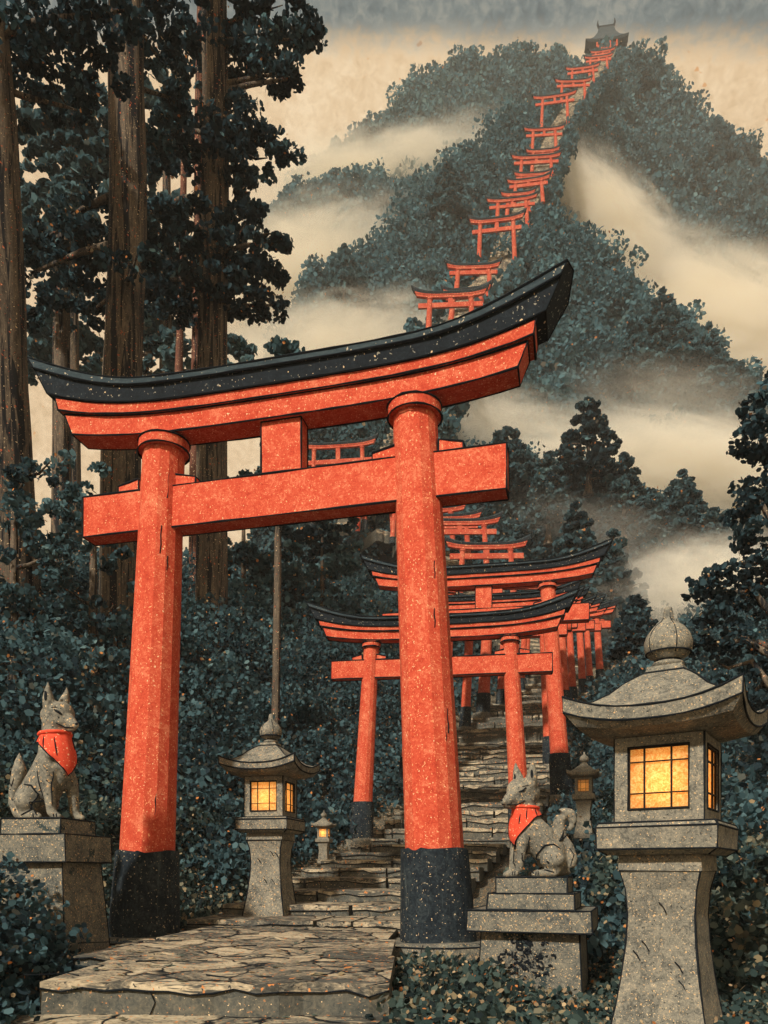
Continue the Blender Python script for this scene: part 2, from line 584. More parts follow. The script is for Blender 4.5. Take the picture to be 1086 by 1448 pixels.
PATH = [Vector((-1.15, 9.3, 0.0)), Vector((-.6, 11.2, .32)), Vector((.2, 14.0, .85)), wz(622, 1186, 17), wz(684, 1128, 20.5), wz(702, 1050, 26), wz(740, 1008, 30), wz(775, 985, 34.5),
        wz(795, 968, 38.5), wz(740, 900, 43), wz(650, 812, 48), wz(612, 790, 51), wz(585, 765, 54), wz(478, 752, 56), wz(560, 640, 62), wz(636, 485, 71), wz(668, 422, 80),
        wz(702, 386, 90), wz(722, 330, 98), wz(745, 290, 106), wz(757, 262, 113), wz(770, 226, 122), wz(788, 184, 132), wz(808, 150, 144), wz(825, 128, 156), wz(842, 108, 168),
        wz(856, 92, 180), wz(862, 76, 192)]


def path_at_y(y):
    for a, b in zip(PATH[:-1], PATH[1:]):
        if a.y <= y <= b.y:
            t = (y - a.y) / (b.y - a.y)
            return a.lerp(b, t)
    return PATH[0] if y < PATH[0].y else PATH[-1]


def ground_z(x, y):
    p = path_at_y(y)
    px, pz = p.x, p.z
    if y < 9.3:
        pz = 0.0
        px = -1.15
    base = pz - .22
    if y > 40:
        base = path_at_y(40).z - .2 + (y - 40) * .15
    L = px - 2.2 - x        # distance out on the left
    Rr = x - (px + 1.9)
    z = base
    if L > 0:
        z += min(3.0, L * .28) * sstep(9, 16, y) + min(.9, L * .12) * sstep(4, 9, y)
    if Rr > 0:
        z += min(4.0, Rr * .35) * sstep(10, 20, y) - .25 * sstep(0, .8, Rr) * (1 - sstep(9, 12, y))
    if y < 9:
        z -= .10 * sstep(9, 6, y)
    z += (mnoise.noise(Vector((x * .5, y * .5, 3.1))) * .12 + mnoise.noise(Vector((x * 1.7, y * 1.7, 8.1))) * .04) * sstep(0, 1.2, max(L, Rr))
    return z


def mesh_grid(name, xs, ys, zf, mat):
    vs = [(x, y, zf(x, y)) for y in ys for x in xs]
    nx = len(xs)
    fs = [(j * nx + i, j * nx + i + 1, (j + 1) * nx + i + 1, (j + 1) * nx + i) for j in range(len(ys) - 1) for i in range(nx - 1)]
    mb = MB()
    mb.add(vs, fs, 0, True)
    return mb.build(name, mat)


xs = [-1500, -600, -250, -120, -70] + [-45 + i * .55 for i in range(165)] + [52, 75, 120, 250, 600, 1500]
ys = [-300, -80, -25, -10] + [-5 + i * .5 for i in range(100)] + [48, 55, 65, 80, 100, 130, 180, 260, 500, 1000, 2000]
gr = mesh_grid('ground', xs, ys, lambda x, y: ground_z(max(-45, min(46, x)), min(y, 60)) if y > -10 else -.4, M['soil'])
tag(gr, 'dark ground strewn with leaf litter beside the stone steps', 'ground', kind='structure')

# ---------------------------------------------------------------- stone steps
mb = MB()


def slab_row(c, dirv, width, depth, top, thick, riser, nsl, jit=.03, ink=.008):
    """one step: a row of worn slabs. c = middle of the front edge"""
    side = Vector((dirv.y, -dirv.x, 0))
    KK = 6 if nsl > 1 else 16
    cuts = [0] + sorted(random.uniform(.12, .88) for _ in range(nsl - 1)) + [1]
    fr = []
    for a, b in zip(cuts[:-1], cuts[1:]):
        wa = [random.uniform(-1, 1) for _ in range(KK + 1)]
        wa = [(wa[max(0, q - 1)] + wa[q] * 1.4 + wa[min(KK, q + 1)]) / 2.4 for q in range(KK + 1)] if KK > 6 else wa
        if b - a < .05:
            continue
        K = KK
        f_pts, b_pts = [], []
        for i in range(K + 1):
            t = a + (b - a) * i / K
            if i == 0:
                t += .006
            if i == K:
                t -= .006
            w = (t - .5) * width
            f_pts.append(Vector(c) + side * w + dirv * wa[i] * jit * (1.2 if K == 6 else 2.2))
            b_pts.append(Vector(c) + side * w + dirv * depth)
        dz = random.uniform(-jit, jit) * .35
        top_f = [Vector((p.x, p.y, top + dz + random.uniform(-jit, jit) * .3)) for p in f_pts]
        top_b = [Vector((p.x, p.y, top + dz + .02)) for p in b_pts]
        mid_f = [Vector((p.x, p.y, p.z - thick * random.uniform(.6, 1.3))) - dirv * .0 for p in top_f]
        low_f = [Vector((p.x, p.y, top - riser)) + dirv * random.uniform(.0, .03) for p in f_pts]
        mb.rings([top_f, top_b], 0, False, False, False)
        mb.rings([mid_f, top_f], 0, False, False, False)
        lo2 = [p + dirv * .015 for p in mid_f]
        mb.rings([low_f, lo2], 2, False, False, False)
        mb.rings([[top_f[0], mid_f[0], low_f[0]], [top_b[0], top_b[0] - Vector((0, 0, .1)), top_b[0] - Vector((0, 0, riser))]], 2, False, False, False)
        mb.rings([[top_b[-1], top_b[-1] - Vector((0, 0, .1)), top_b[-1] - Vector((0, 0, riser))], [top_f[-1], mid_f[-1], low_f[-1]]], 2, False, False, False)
        if ink:
            mb.inkpath([p - dirv * .004 for p in mid_f], ink * .8)
            mb.inkpath([p + Vector((0, 0, .004)) for p in low_f], ink * 1.1)
            if random.random() < .45:
                mb.ink(low_f[0] - dirv * .002, mid_f[0] - dirv * .002, ink * .6)
            if random.random() < .6:
                q = random.randint(1, K - 1)
                mb.inkpath([low_f[q] - dirv * .01, mid_f[q].lerp(low_f[q], .4) + side * .05 - dirv * .004, mid_f[q] + side * .02 - dirv * .004], ink * .6)
            if K > 6:
                for _ in range(0):        # joints down the face
                    q = random.randint(1, K - 1)
                    mb.inkpath([low_f[q] - dirv * .01, mid_f[q].lerp(low_f[q], .5) + side * random.uniform(-.015, .015) - dirv * .006, mid_f[q] - dirv * .004, top_f[q] + Vector((0, 0, .003))], ink)
            if depth > .6:
                for _ in range(1 if K == 6 else 5):        # cracks across the tread
                    q = random.randint(0, K - 1)
                    p0 = top_f[q].lerp(top_b[q], random.uniform(.1, .9))
                    pts = [p0]
                    dd = side * random.choice((-1, 1))
                    for _ in range(4):
                        pts.append(pts[-1] + dd * random.uniform(.06, .22) + dirv * random.uniform(-.1, .12))
                    mb.inkpath([p + Vector((0, 0, .006)) for p in pts], ink * .6)


dv = Vector((.27, .963, 0)).normalized()
# the broad landing in front of the gate
slab_row(Vector((-1.16, 5.35, 0)), Vector((.04, 1, 0)).normalized(), 2.42, 1.5, -.0, .06, .24, 1, .05, .009)
slab_row(Vector((-1.30, 6.75, 0)), Vector((.04, 1, 0)).normalized(), 2.75, 1.6, .045, .03, .09, 1, .08, .009)
slab_row(Vector((-1.18, 8.3, 0)), Vector((.1, 1, 0)).normalized(), 2.45, 1.6, .075, .03, .07, 1, .08, .009)
slab_row(Vector((-1.35, 3.2, 0)), Vector((0, 1, 0)), 5.2, 2.15, -.235, .03, .2, 1, .04, .010)
# the flight, following the gates up the mountain
cum = [0]
for a, b in zip(PATH[:-1], PATH[1:]):
    cum.append(cum[-1] + (b - a).length)
prev_z = None
for i in range(len(PATH) - 1):
    a, b = PATH[i], PATH[i + 1]
    far = a.y > 45
    rise = .17 if a.y < 16 else (.24 if a.y < 24 else (.34 if a.y < 45 else .8))
    n = max(1, int(round((b.z - a.z) / rise)))
    hd = Vector((b.x - a.x, b.y - a.y, 0))
    ln = hd.length
    hd.normalize()
    # ease the turn so treads of neighbouring legs stay roughly square to the climb
    tread_dir = (hd + Vector((0, 1.4, 0))).normalized() if far else (hd + Vector((.1, .8, 0))).normalized()
    for s_ in range(n):
        t = (s_ + .5) / n
        p = a.lerp(b, t)
        top = a.z + (b.z - a.z) * (s_ + 1) / n
        wd = 3.2 if a.y < 16 else (3.5 if a.y < 24 else 3.7 if a.y < 45 else 2.9)
        slab_row(p, tread_dir, wd, max(ln / n * 1.25, .3) + (.25 if far else .08), top, .07 if a.y < 16 else (.10 if a.y < 45 else .32), (b.z - a.z) / n + .06, 3 if not far else 2,
                 .03 if a.y < 16 else .06, .008 if a.y < 13 else (.010 if a.y < 24 else 0))
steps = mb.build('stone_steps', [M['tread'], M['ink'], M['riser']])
tag(steps, 'long flight of worn stone steps climbing from the great gate to the mountain top', 'stone steps', kind='structure')

# ---------------------------------------------------------------- the gates
make_torii('great red torii gate with black curved roof beam spanning the foot of the steps', (-1.185, 9.25, 0), R(-13.6), 3.71, 6.10, .355, .25, .28, 1.18, near=2, sleeve_h=1.02)
GG = 'torii gates along the stone steps'
p = PATH[3]
make_torii('second red torii, framed by the great gate, its left black foot on a boulder', (p.x, p.y, p.z), R(-8), 3.5, 4.35, .225, .165, .24, 1.0, near=1, group=GG, k=.80, sleeve_h=.82)
p = PATH[4]
make_torii('third red torii, wider and taller, black roof rising just behind the second gate', (p.x, p.y, p.z), R(-9), 4.05, 5.55, .25, .19, .38, 1.15, near=1, group=GG, k=.86, sleeve_h=1.1)
p = PATH[5]
make_torii('fourth torii up the steps, only its curved roof showing over the third gate', (p.x, p.y, p.z), R(-8), 3.6, 5.15, .22, .17, .25, .95, near=1, group=GG, k=.8)
near_gates = [
    (6, 'slim torii right of the third gate, one bare pillar above the stone lantern roof', 3.1, 3.9, .24),
    (7, 'narrow torii crowded between two gates where the steps bear right', 3.05, 3.55, .17),
    (8, 'rightmost torii of the lower flight with a black foot beside dark trees', 3.7, 3.3, .19)]
for (i, lab, bay, H, r) in near_gates:
    p = PATH[i]
    make_torii(lab, (p.x, p.y, p.z), R(-8), bay, H, r, r * .8, .2, .75, near=1, group=GG, k=.72, sleeve_h=H * .2)
more_gates = [
    (4.5, 'torii squeezed between the third gate and the fourth roof, posts side by side', 3.5, 4.7, .19),
    (5.5, 'torii behind the second gate whose beam crosses above the upper steps', 3.3, 4.1, .18),
    (6.5, 'thin torii just left of the slim one above the lantern roof', 3.0, 3.6, .16),
    (7.5, 'small torii wedged before the rightmost gate of the lower flight', 3.2, 3.3, .16)]
for (q, lab, bay, H, r) in more_gates:
    i_ = int(q)
    p = PATH[i_].lerp(PATH[i_ + 1], q - i_)
    make_torii(lab, (p.x, p.y, p.z), R(-8), bay, H, r, r * .8, .2, .75, near=1, group=GG, k=.68, sleeve_h=H * .18)
# gates of the middle flight: (how far along the path, bay, height, label)
mid = [
    (9.0, 3.2, 3.2, 'low torii behind the third gate where the steps turn back left'),
    (9.55, 3.2, 3.0, 'torii peeping over the fourth roof, right half clear of the great pillar'),
    (10.0, 3.4, 3.0, 'small torii right of the great right pillar with its short strut showing'),
    (10.6, 3.3, 2.8, 'small torii stacked directly above the one with the short strut'),
    (11.2, 3.3, 2.8, 'small torii right of the great pillar, two lintels below the tie beam end'),
    (11.9, 3.2, 2.9, 'topmost small torii right of the great pillar, just under the tie beam'),
    (12.5, 2.6, 3.0, 'torii whose two feet show under the great tie beam beside the right pillar'),
    (13.0, 3.9, 6.0, 'small torii framed between the great lintel and tie beam, right of the strut')]


def along(q):
    i_ = int(q)
    return PATH[i_].lerp(PATH[i_ + 1], q - i_)


for (q, bay, H, lab) in mid:
    p = along(q)
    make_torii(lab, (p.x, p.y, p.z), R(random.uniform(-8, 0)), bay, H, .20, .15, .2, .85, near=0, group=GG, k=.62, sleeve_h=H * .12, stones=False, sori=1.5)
ORD = ['lowest', 'second', 'third', 'fourth', 'fifth', 'sixth', 'seventh', 'eighth', 'ninth', 'tenth', 'eleventh', 'twelfth', 'thirteenth', 'fourteenth', 'fifteenth', 'sixteenth', 'seventeenth', 'eighteenth', 'nineteenth', 'twentieth']
up = [(14.93, 3.9, 4.4, 1.2), (15.5, 3.0, 2.4, .8), (16.0, 3.6, 3.0, 1.0), (17.0, 3.9, 5.4, 1.05), (18.0, 4.3, 4.4, 1.25), (18.5, 3.0, 3.0, .8), (19.0, 3.8, 3.0, .95), (19.6, 3.6, 2.4, .9),
      (20.0, 4.4, 3.6, 1.25), (20.5, 3.4, 3.0, .9), (21.0, 4.1, 4.8, 1.25), (22.0, 4.4, 5.4, 1.4), (23.0, 4.2, 4.0, 1.1), (24.0, 4.2, 4.0, 1.1), (25.1, 4.0, 3.8, 1.1), (25.75, 3.6, 3.6, 1.0)]
for n_, (q, bay, H, ov) in enumerate(up):
    p = along(q) + Vector((random.uniform(-.5, .5), 0, 0))
    if n_ == 0:
        lab = 'lowest small torii of the mountain stairway, just above the great black roof'
    elif n_ == len(up) - 1:
        lab = 'topmost small torii of the mountain stairway, right in front of the shrine'
    elif n_ > len(up) // 2:
        lab = ORD[len(up) - 1 - n_] + ' torii of the mountain stairway counted down from the shrine'
    else:
        lab = ORD[n_] + ' torii of the mountain stairway counted up from the great black roof'
    s_ = random.uniform(.9, 1.08)
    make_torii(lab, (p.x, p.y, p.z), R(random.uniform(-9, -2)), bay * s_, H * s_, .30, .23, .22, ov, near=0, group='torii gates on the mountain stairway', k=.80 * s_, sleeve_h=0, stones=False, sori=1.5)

# hilltop shrine
c0 = PATH[-1] + Vector((-.2, 2.2, .9))
sh = thing('hilltop_shrine', 'tiny shrine hall with a grey upturned roof on the mountain top', 'shrine', c0, R(-8))
mb = MB()
mb.box((0, 0, -.6), (6.0, 4.0, 2.6))
mb.build('platform', M['stone_mid'], sh)
mb = MB()
mb.box((0, .3, 2.0), (4.4, 2.4, 2.6))
mb.build('wall', M['red_far'], sh)
for x in (-2.4, -.8, .8, 2.4):
    mb = MB()
    mb.box((x, -1.15, 2.0), (.34, .34, 2.6))
    mb.build('post', M['red_far'], sh)


def hip_roof(levels):
    rings = []
    for (z, hx, hy, lift) in levels:
        ring = []
        for (a, b) in ((-1, -1), (-.5, -1), (0, -1), (.5, -1), (1, -1), (1, 0), (1, 1), (.5, 1), (0, 1), (-.5, 1), (-1, 1), (-1, 0)):
            cor = (abs(a) * abs(b)) ** 2
            ring.append(Vector((a * hx, b * hy, z + lift * cor)))
        rings.append(ring)
    m_ = MB()
    m_.rings(rings)
    return m_


rf = hip_roof(((3.3, 3.4, 1.4, .1), (3.35, 4.7, 1.5, .4), (3.6, 5.2, 1.7, .6), (4.0, 4.4, 1.45, .2), (5.0, 3.1, 1.0, .0), (6.4, 2.2, .55, 0), (8.0, 1.8, .2, 0))).build('roof', M['roof_top'], sh)
mb = MB()
mb.box((0, 0, 8.2), (3.9, .4, .5))
for s_ in (-1, 1):
    mb.tube([(s_ * 1.8, 0, 8.2), (s_ * 2.1, 0, 9.0), (s_ * 2.0, 0, 10.0)], [.3, .24, .08], 0, 6)
mb.build('ridge', M['black'], rf)

# ---------------------------------------------------------------- stone lanterns


def sq(h, z, rz=0.0, n=1, lift=0.0, bow=0.0):
    """square ring with n subdivisions per side; lift raises the corners, bow pulls the sides inwards"""
    pts = []
    cs = [(-1, -1), (1, -1), (1, 1), (-1, 1)]
    for i in range(4):
        a, b = cs[i], cs[(i + 1) % 4]
        for k in range(n):
            t = k / n
            x, y = a[0] + (b[0] - a[0]) * t, a[1] + (b[1] - a[1]) * t
            e = abs(2 * t - 1)
            f = 1 - bow * (1 - e ** 2)
            pts.append(Vector((x * h * f, y * h * f, z + lift * e ** 2.6)))
    return pts


def make_lantern(name, label, loc, rz, scale, mat, ink=.0055, watts=10, detail=True):
    root = thing(name, label, 'stone lantern', loc, rz, 'stone lanterns beside the steps', scale)
    u = .005                      # metres per drawn unit
    # shaft: waisted square post
    mb = MB()
    prof = [(-40, 66), (0, 62), (20, 58), (60, 52), (110, 46.5), (150, 44.5), (185, 47), (210, 53)]
    rg = [sq(h * u, z * u, n=1) for (z, h) in prof]
    mb.rings(rg, 0)
    mb.rings([sq(55 * u, 210 * u + .001), sq(54 * u, 232 * u)], 0)
    if ink:
        for q in range(4):
            mb.inkpath([r_[q] for r_ in rg], ink)
        mb.inkpath(sq(54 * u, 211 * u), ink, 1, True)
        for _ in range(5):
            x = random.uniform(-.18, .18)
            z = random.uniform(.3, .95)
            mb.inkpath([(x, -.233 - abs(z - .72) * .07, z), (x + .03, -.236 - abs(z - .75) * .07, z - .03), (x + .05, -.236 - abs(z - .72) * .07, z - .07)], ink * .6)
    mb.build('shaft', [mat, M['ink']], root)
    mb = MB()
    rg = [sq(66 * u, 232 * u + .002), sq(78 * u, 240 * u), sq(79 * u, 270 * u), sq(76 * u, 276 * u)]
    mb.rings(rg, 0)
    if ink:
        for r_ in rg[1:]:
            mb.inkpath(r_, ink, 1, True)
        for q in range(4):
            mb.inkpath([r_[q] for r_ in rg], ink)
    mb.build('platform', [mat, M['ink']], root)
    # fire box: four corner frames so that the light shows through the paper
    z0, z1, hb = 276 * u + .001, 394 * u, 59 * u
    zw0, zw1, hw = 294 * u, 380 * u, 40 * u
    mb = MB()
    th = .05
    for k in range(4):
        rot = Matrix.Rotation(k * PI / 2, 3, 'Z')
        for sgn in (-1, 1):
            cx = sgn * (hw + (hb - hw) / 2)
            wid = (hb - hw)
            # each side: post (full height) + top and bottom rails butted to it
            if sgn == -1:
                mb.box(rot @ Vector((-(hb - (hb - hw) / 2), -(hb - (hb - hw) / 2), (z0 + z1) / 2)), (wid, wid, z1 - z0), 0, rot)
        mb.box(rot @ Vector((0, -(hb - (hb - hw) / 2), (z0 + zw0) / 2)), (2 * hw - .001, wid - .004, zw0 - z0), 0, rot)
        mb.box(rot @ Vector((0, -(hb - (hb - hw) / 2), (z1 + zw1) / 2)), (2 * hw - .001, wid - .004, z1 - zw1), 0, rot)
        if ink:
            a = rot @ Vector((-hb, -hb, z0))
            b = rot @ Vector((-hb, -hb, z1))
            mb.ink(a, b, ink)
            mb.ink(rot @ Vector((-hb, -hb, z0 + .004)), rot @ Vector((hb, -hb, z0 + .004)), ink)
            q = [rot @ Vector((sx * hw, -hb - .001, z)) for (sx, z) in ((-1, zw0), (1, zw0), (1, zw1), (-1, zw1))]
            mb.inkpath(q, ink * 1.1, 1, True)
    fb = mb.build('fire_box', [mat, M['ink']], root)
    for k in range(4):
        rot = Matrix.Rotation(k * PI / 2, 3, 'Z')
        mb = MB()
        y = -(hb - .028)
        P = [rot @ Vector((sx * hw, y, z)) for (sx, z) in ((-1, zw0), (1, zw0), (1, zw1), (-1, zw1))]
        P2 = [rot @ Vector((sx * hw, y + .002, z)) for (sx, z) in ((-1, zw0), (1, zw0), (1, zw1), (-1, zw1))]
        mb.add(P, [(0, 1, 2, 3)])
        w = mb.build('window', [M['paper']], fb)
        mb = MB()
        yb = y - .009
        bw = .0085
        for fx in (-.98, -.47, .42, .98):
            mb.box(rot @ Vector((fx * hw, yb, (zw0 + zw1) / 2)), (bw * 1.3, .014, zw1 - zw0), 0, rot)
        for fz in (.02, .26, .76, .98):
            mb.box(rot @ Vector((0, yb - .002, zw0 + (zw1 - zw0) * fz)), (2 * hw, .014, bw), 0, rot)
        mb.build('lattice', [M['wood_dark']], w)
    # roof
    mb = MB()
    n = 10
    rg = [sq(62 * u, 395 * u, n=n), sq(100 * u, 401 * u, n=n, lift=8 * u, bow=.02), sq(113 * u, 409 * u, n=n, lift=18 * u, bow=.05),
          sq(114 * u, 427 * u, n=n, lift=22 * u, bow=.05), sq(101 * u, 432 * u, n=n, lift=8 * u, bow=.03), sq(83 * u, 441 * u, n=n, lift=2 * u),
          sq(65 * u, 455 * u, n=n), sq(49 * u, 471 * u, n=n), sq(36 * u, 481 * u, n=n), sq(27 * u, 487 * u, n=n)]
    mb.rings(rg, 0)
    if ink:
        mb.inkpath(rg[2], ink * 1.1, 1, True)
        mb.inkpath(rg[3], ink * 1.1, 1, True)
        for q in range(0, 4 * n, n):
            mb.inkpath([r_[q] for r_ in rg[2:]], ink)
        mb.inkpath(rg[9], ink, 1, True)
    mb.build('roof', [mat, M['ink']], root)
    # finial: block, ring and onion jewel
    mb = MB()
    mb.rings([sq(26 * u, 487 * u), sq(23 * u, 497 * u)], 0)
    prof = [(549, 17), (553, 22), (557, 21), (559, 16), (562, 17), (567, 27), (576, 32), (588, 33), (600, 29), (611, 21), (618, 12.5), (624, 8), (634, 6.5), (641, 5), (643, 1)]
    prof = [(497 + (z - 549) * .93, h) for (z, h) in prof]
    N = 20
    mb.rings([[Vector((math.cos(2 * PI * j / N) * h * u, math.sin(2 * PI * j / N) * h * u, z * u)) for j in range(N)] for (z, h) in prof], 0, True, True)
    if ink:
        for (z, h) in ((497.5, 18.5), (507, 17), (517.5, 30.5)):
            mb.inkpath([(math.cos(2 * PI * j / N) * h * u, math.sin(2 * PI * j / N) * h * u, z * u) for j in range(N)], ink, 1, True)
        mb.inkpath(sq(26.5 * u, 488 * u), ink, 1, True)
        for a in (-2.2, -1.0):
            mb.inkpath([(math.cos(a) * h * u, math.sin(a) * h * u, z * u) for (z, h) in prof[5:12]], ink * .6)
    mb.build('finial', [mat, M['ink']], root)
    lt = bpy.data.lights.new('lantern_flame', 'POINT')
    lt.energy = watts
    lt.color = (1, .62, .26)
    lt.shadow_soft_size = .045 * scale
    lo = bpy.data.objects.new('lantern_flame', lt)
    COL.objects.link(lo)
    lo.parent = root
    lo.location = (.02, -.06, (zw0 + (zw1 - zw0) * .42))
    return root


d = 5.5
make_lantern('stone_lantern', 'large grey stone lantern with a lit paper window in the lower right corner', (W(945, 1442, d).x, d, W(945, 1442, d).z), R(-33), 1.0, M['stone'], .0066, 3.6)
d = 11.0
make_lantern('stone_lantern', 'lit stone lantern on the left of the lower steps beside the great left pillar', (W(383, 1290, d).x, d, W(383, 1290, d).z), R(-13), .96, M['stone_mid'], .010, 3.2)
d = 15.2
make_lantern('stone_lantern', 'tiny lit lantern left of the foot of the second torii', (W(458, 1222, d).x, d, W(458, 1222, d).z), R(-10), .36, M['stone_mid'], 0, .65)
d = 14.0
make_lantern('stone_lantern', 'small half hidden lantern in the bushes behind the right fox statue', (W(826, 1178, d).x, d, W(826, 1178, d).z), R(-20), .50, M['stone_mid'], 0, .22)

# ---------------------------------------------------------------- pedestals


def make_pedestal(label, loc, rz, tiers, body, mat, ink=.008, carve=False):
    """tiers: (half, z0, z1) from the top block down; body: profile (z, half)"""
    root = thing('stone_pedestal', label, 'pedestal', loc, rz)
    mb = MB()
    rg = [sq(h, z) for (z, h) in body]
    mb.rings(rg, 0)
    for q in range(4):
        mb.inkpath([r_[q] for r_ in rg], ink)
    if carve:
        h0 = body[1][1]
        for _ in range(120):                          # scrolling relief carved into the front panel
            a = random.uniform(0, 2 * PI)
            r_ = random.uniform(.0, .27)
            cx, cz = math.cos(a) * r_ * 1.0, body[-1][0] * .70 + math.sin(a) * r_ * .85
            hh = body[0][1] + (body[-1][1] - body[0][1]) * ((cz - body[0][0]) / (body[-1][0] - body[0][0]))
            rad_ = random.uniform(.015, .05)
            s0 = random.uniform(0, 2 * PI)
            pts = [(cx + math.cos(s0 + t * .7) * rad_ * (1 - t * .08), -hh - .002, cz + math.sin(s0 + t * .7) * rad_ * (1 - t * .08)) for t in range(6)]
            mb.tube(pts, [.006, .011, .015, .015, .011, .005], 1 if random.random() < .55 else 0, 5)
    mb.build('pedestal_body', [mat, M['ink']], root)
    for (h, z0, z1) in tiers:
        mb = MB()
        mb.box((0, 0, (z0 + z1) / 2), (2 * h, 2 * h, z1 - z0), 0, None, ink, .985, .006)
        mb.build('cap_stone', [mat, M['ink']], root)
    return root


# left: d 8
dL = 8.05
bl = W(70, 1352, dL)
pxm = dL / F
zt = (1352 - 1160) * pxm
PL = make_pedestal('tall weathered pedestal under the left fox statue, half buried in leaves', (bl.x, dL, bl.z), R(-9),
                   [(45 * pxm, zt - 22 * pxm, zt), (61 * pxm, zt - 60 * pxm, zt - 22.3 * pxm)], [(-.4, 64 * pxm), (0, 60 * pxm), (zt - 60.4 * pxm, 50 * pxm)], M['moss'])
dR = 7.7
br = W(757, 1425, dR)
pxr = dR / F
zr = (1425 - 1240) * pxr
PR = make_pedestal('stepped pedestal with a carved front panel under the right fox statue', (br.x, dR, br.z), R(-18),
                   [(48 * pxr, zr - 22 * pxr, zr), (58 * pxr, zr - 44 * pxr, zr - 22.3 * pxr), (82 * pxr, zr - 73 * pxr, zr - 44.3 * pxr)],
                   [(-.4, 72 * pxr), (0, 70 * pxr), (zr - 73.4 * pxr, 65 * pxr)], M['moss'], carve=True)

# ---------------------------------------------------------------- fox statues


def fuse(parts, voxel, name):
    """parts: list of chains [(x,y,z,r)...]; grown together into one continuous skin"""
    mb = MB()
    for ch in parts:
        pts = []
        for (a, b) in zip(ch[:-1], ch[1:]):
            k = 4
            for i in range(k):
                t = i / k
                pts.append(tuple(a[j] + (b[j] - a[j]) * t for j in range(4)))
        pts.append(ch[-1])
        # rounded ends
        rg = []
        P = [Vector(p[:3]) for p in pts]
        ext = []
        d0 = (P[0] - P[1]).normalized()
        d1 = (P[-1] - P[-2]).normalized()
        for f in (.98, .8, .5):
            ext.append((P[0] + d0 * pts[0][3] * f, pts[0][3] * math.sqrt(1 - f * f)))
        allp = ext + [(p, q[3]) for p, q in zip(P, pts)] + [(P[-1] + d1 * pts[-1][3] * f, pts[-1][3] * math.sqrt(1 - f * f)) for f in (.5, .8, .98)]
        mb.tube([p for p, _ in allp], [r_ for _, r_ in allp], 0, 16)
    o = mb.build(name + '_rough', M['stone'])
    md = o.modifiers.new('r', 'REMESH')
    md.mode = 'VOXEL'
    md.voxel_size = voxel
    sm = o.modifiers.new('s', 'SMOOTH')
    sm.factor = .5
    sm.iterations = 7
    dg = bpy.context.evaluated_depsgraph_get()
    me = bpy.data.meshes.new_from_object(o.evaluated_get(dg))
    bpy.data.objects.remove(o)
    return me


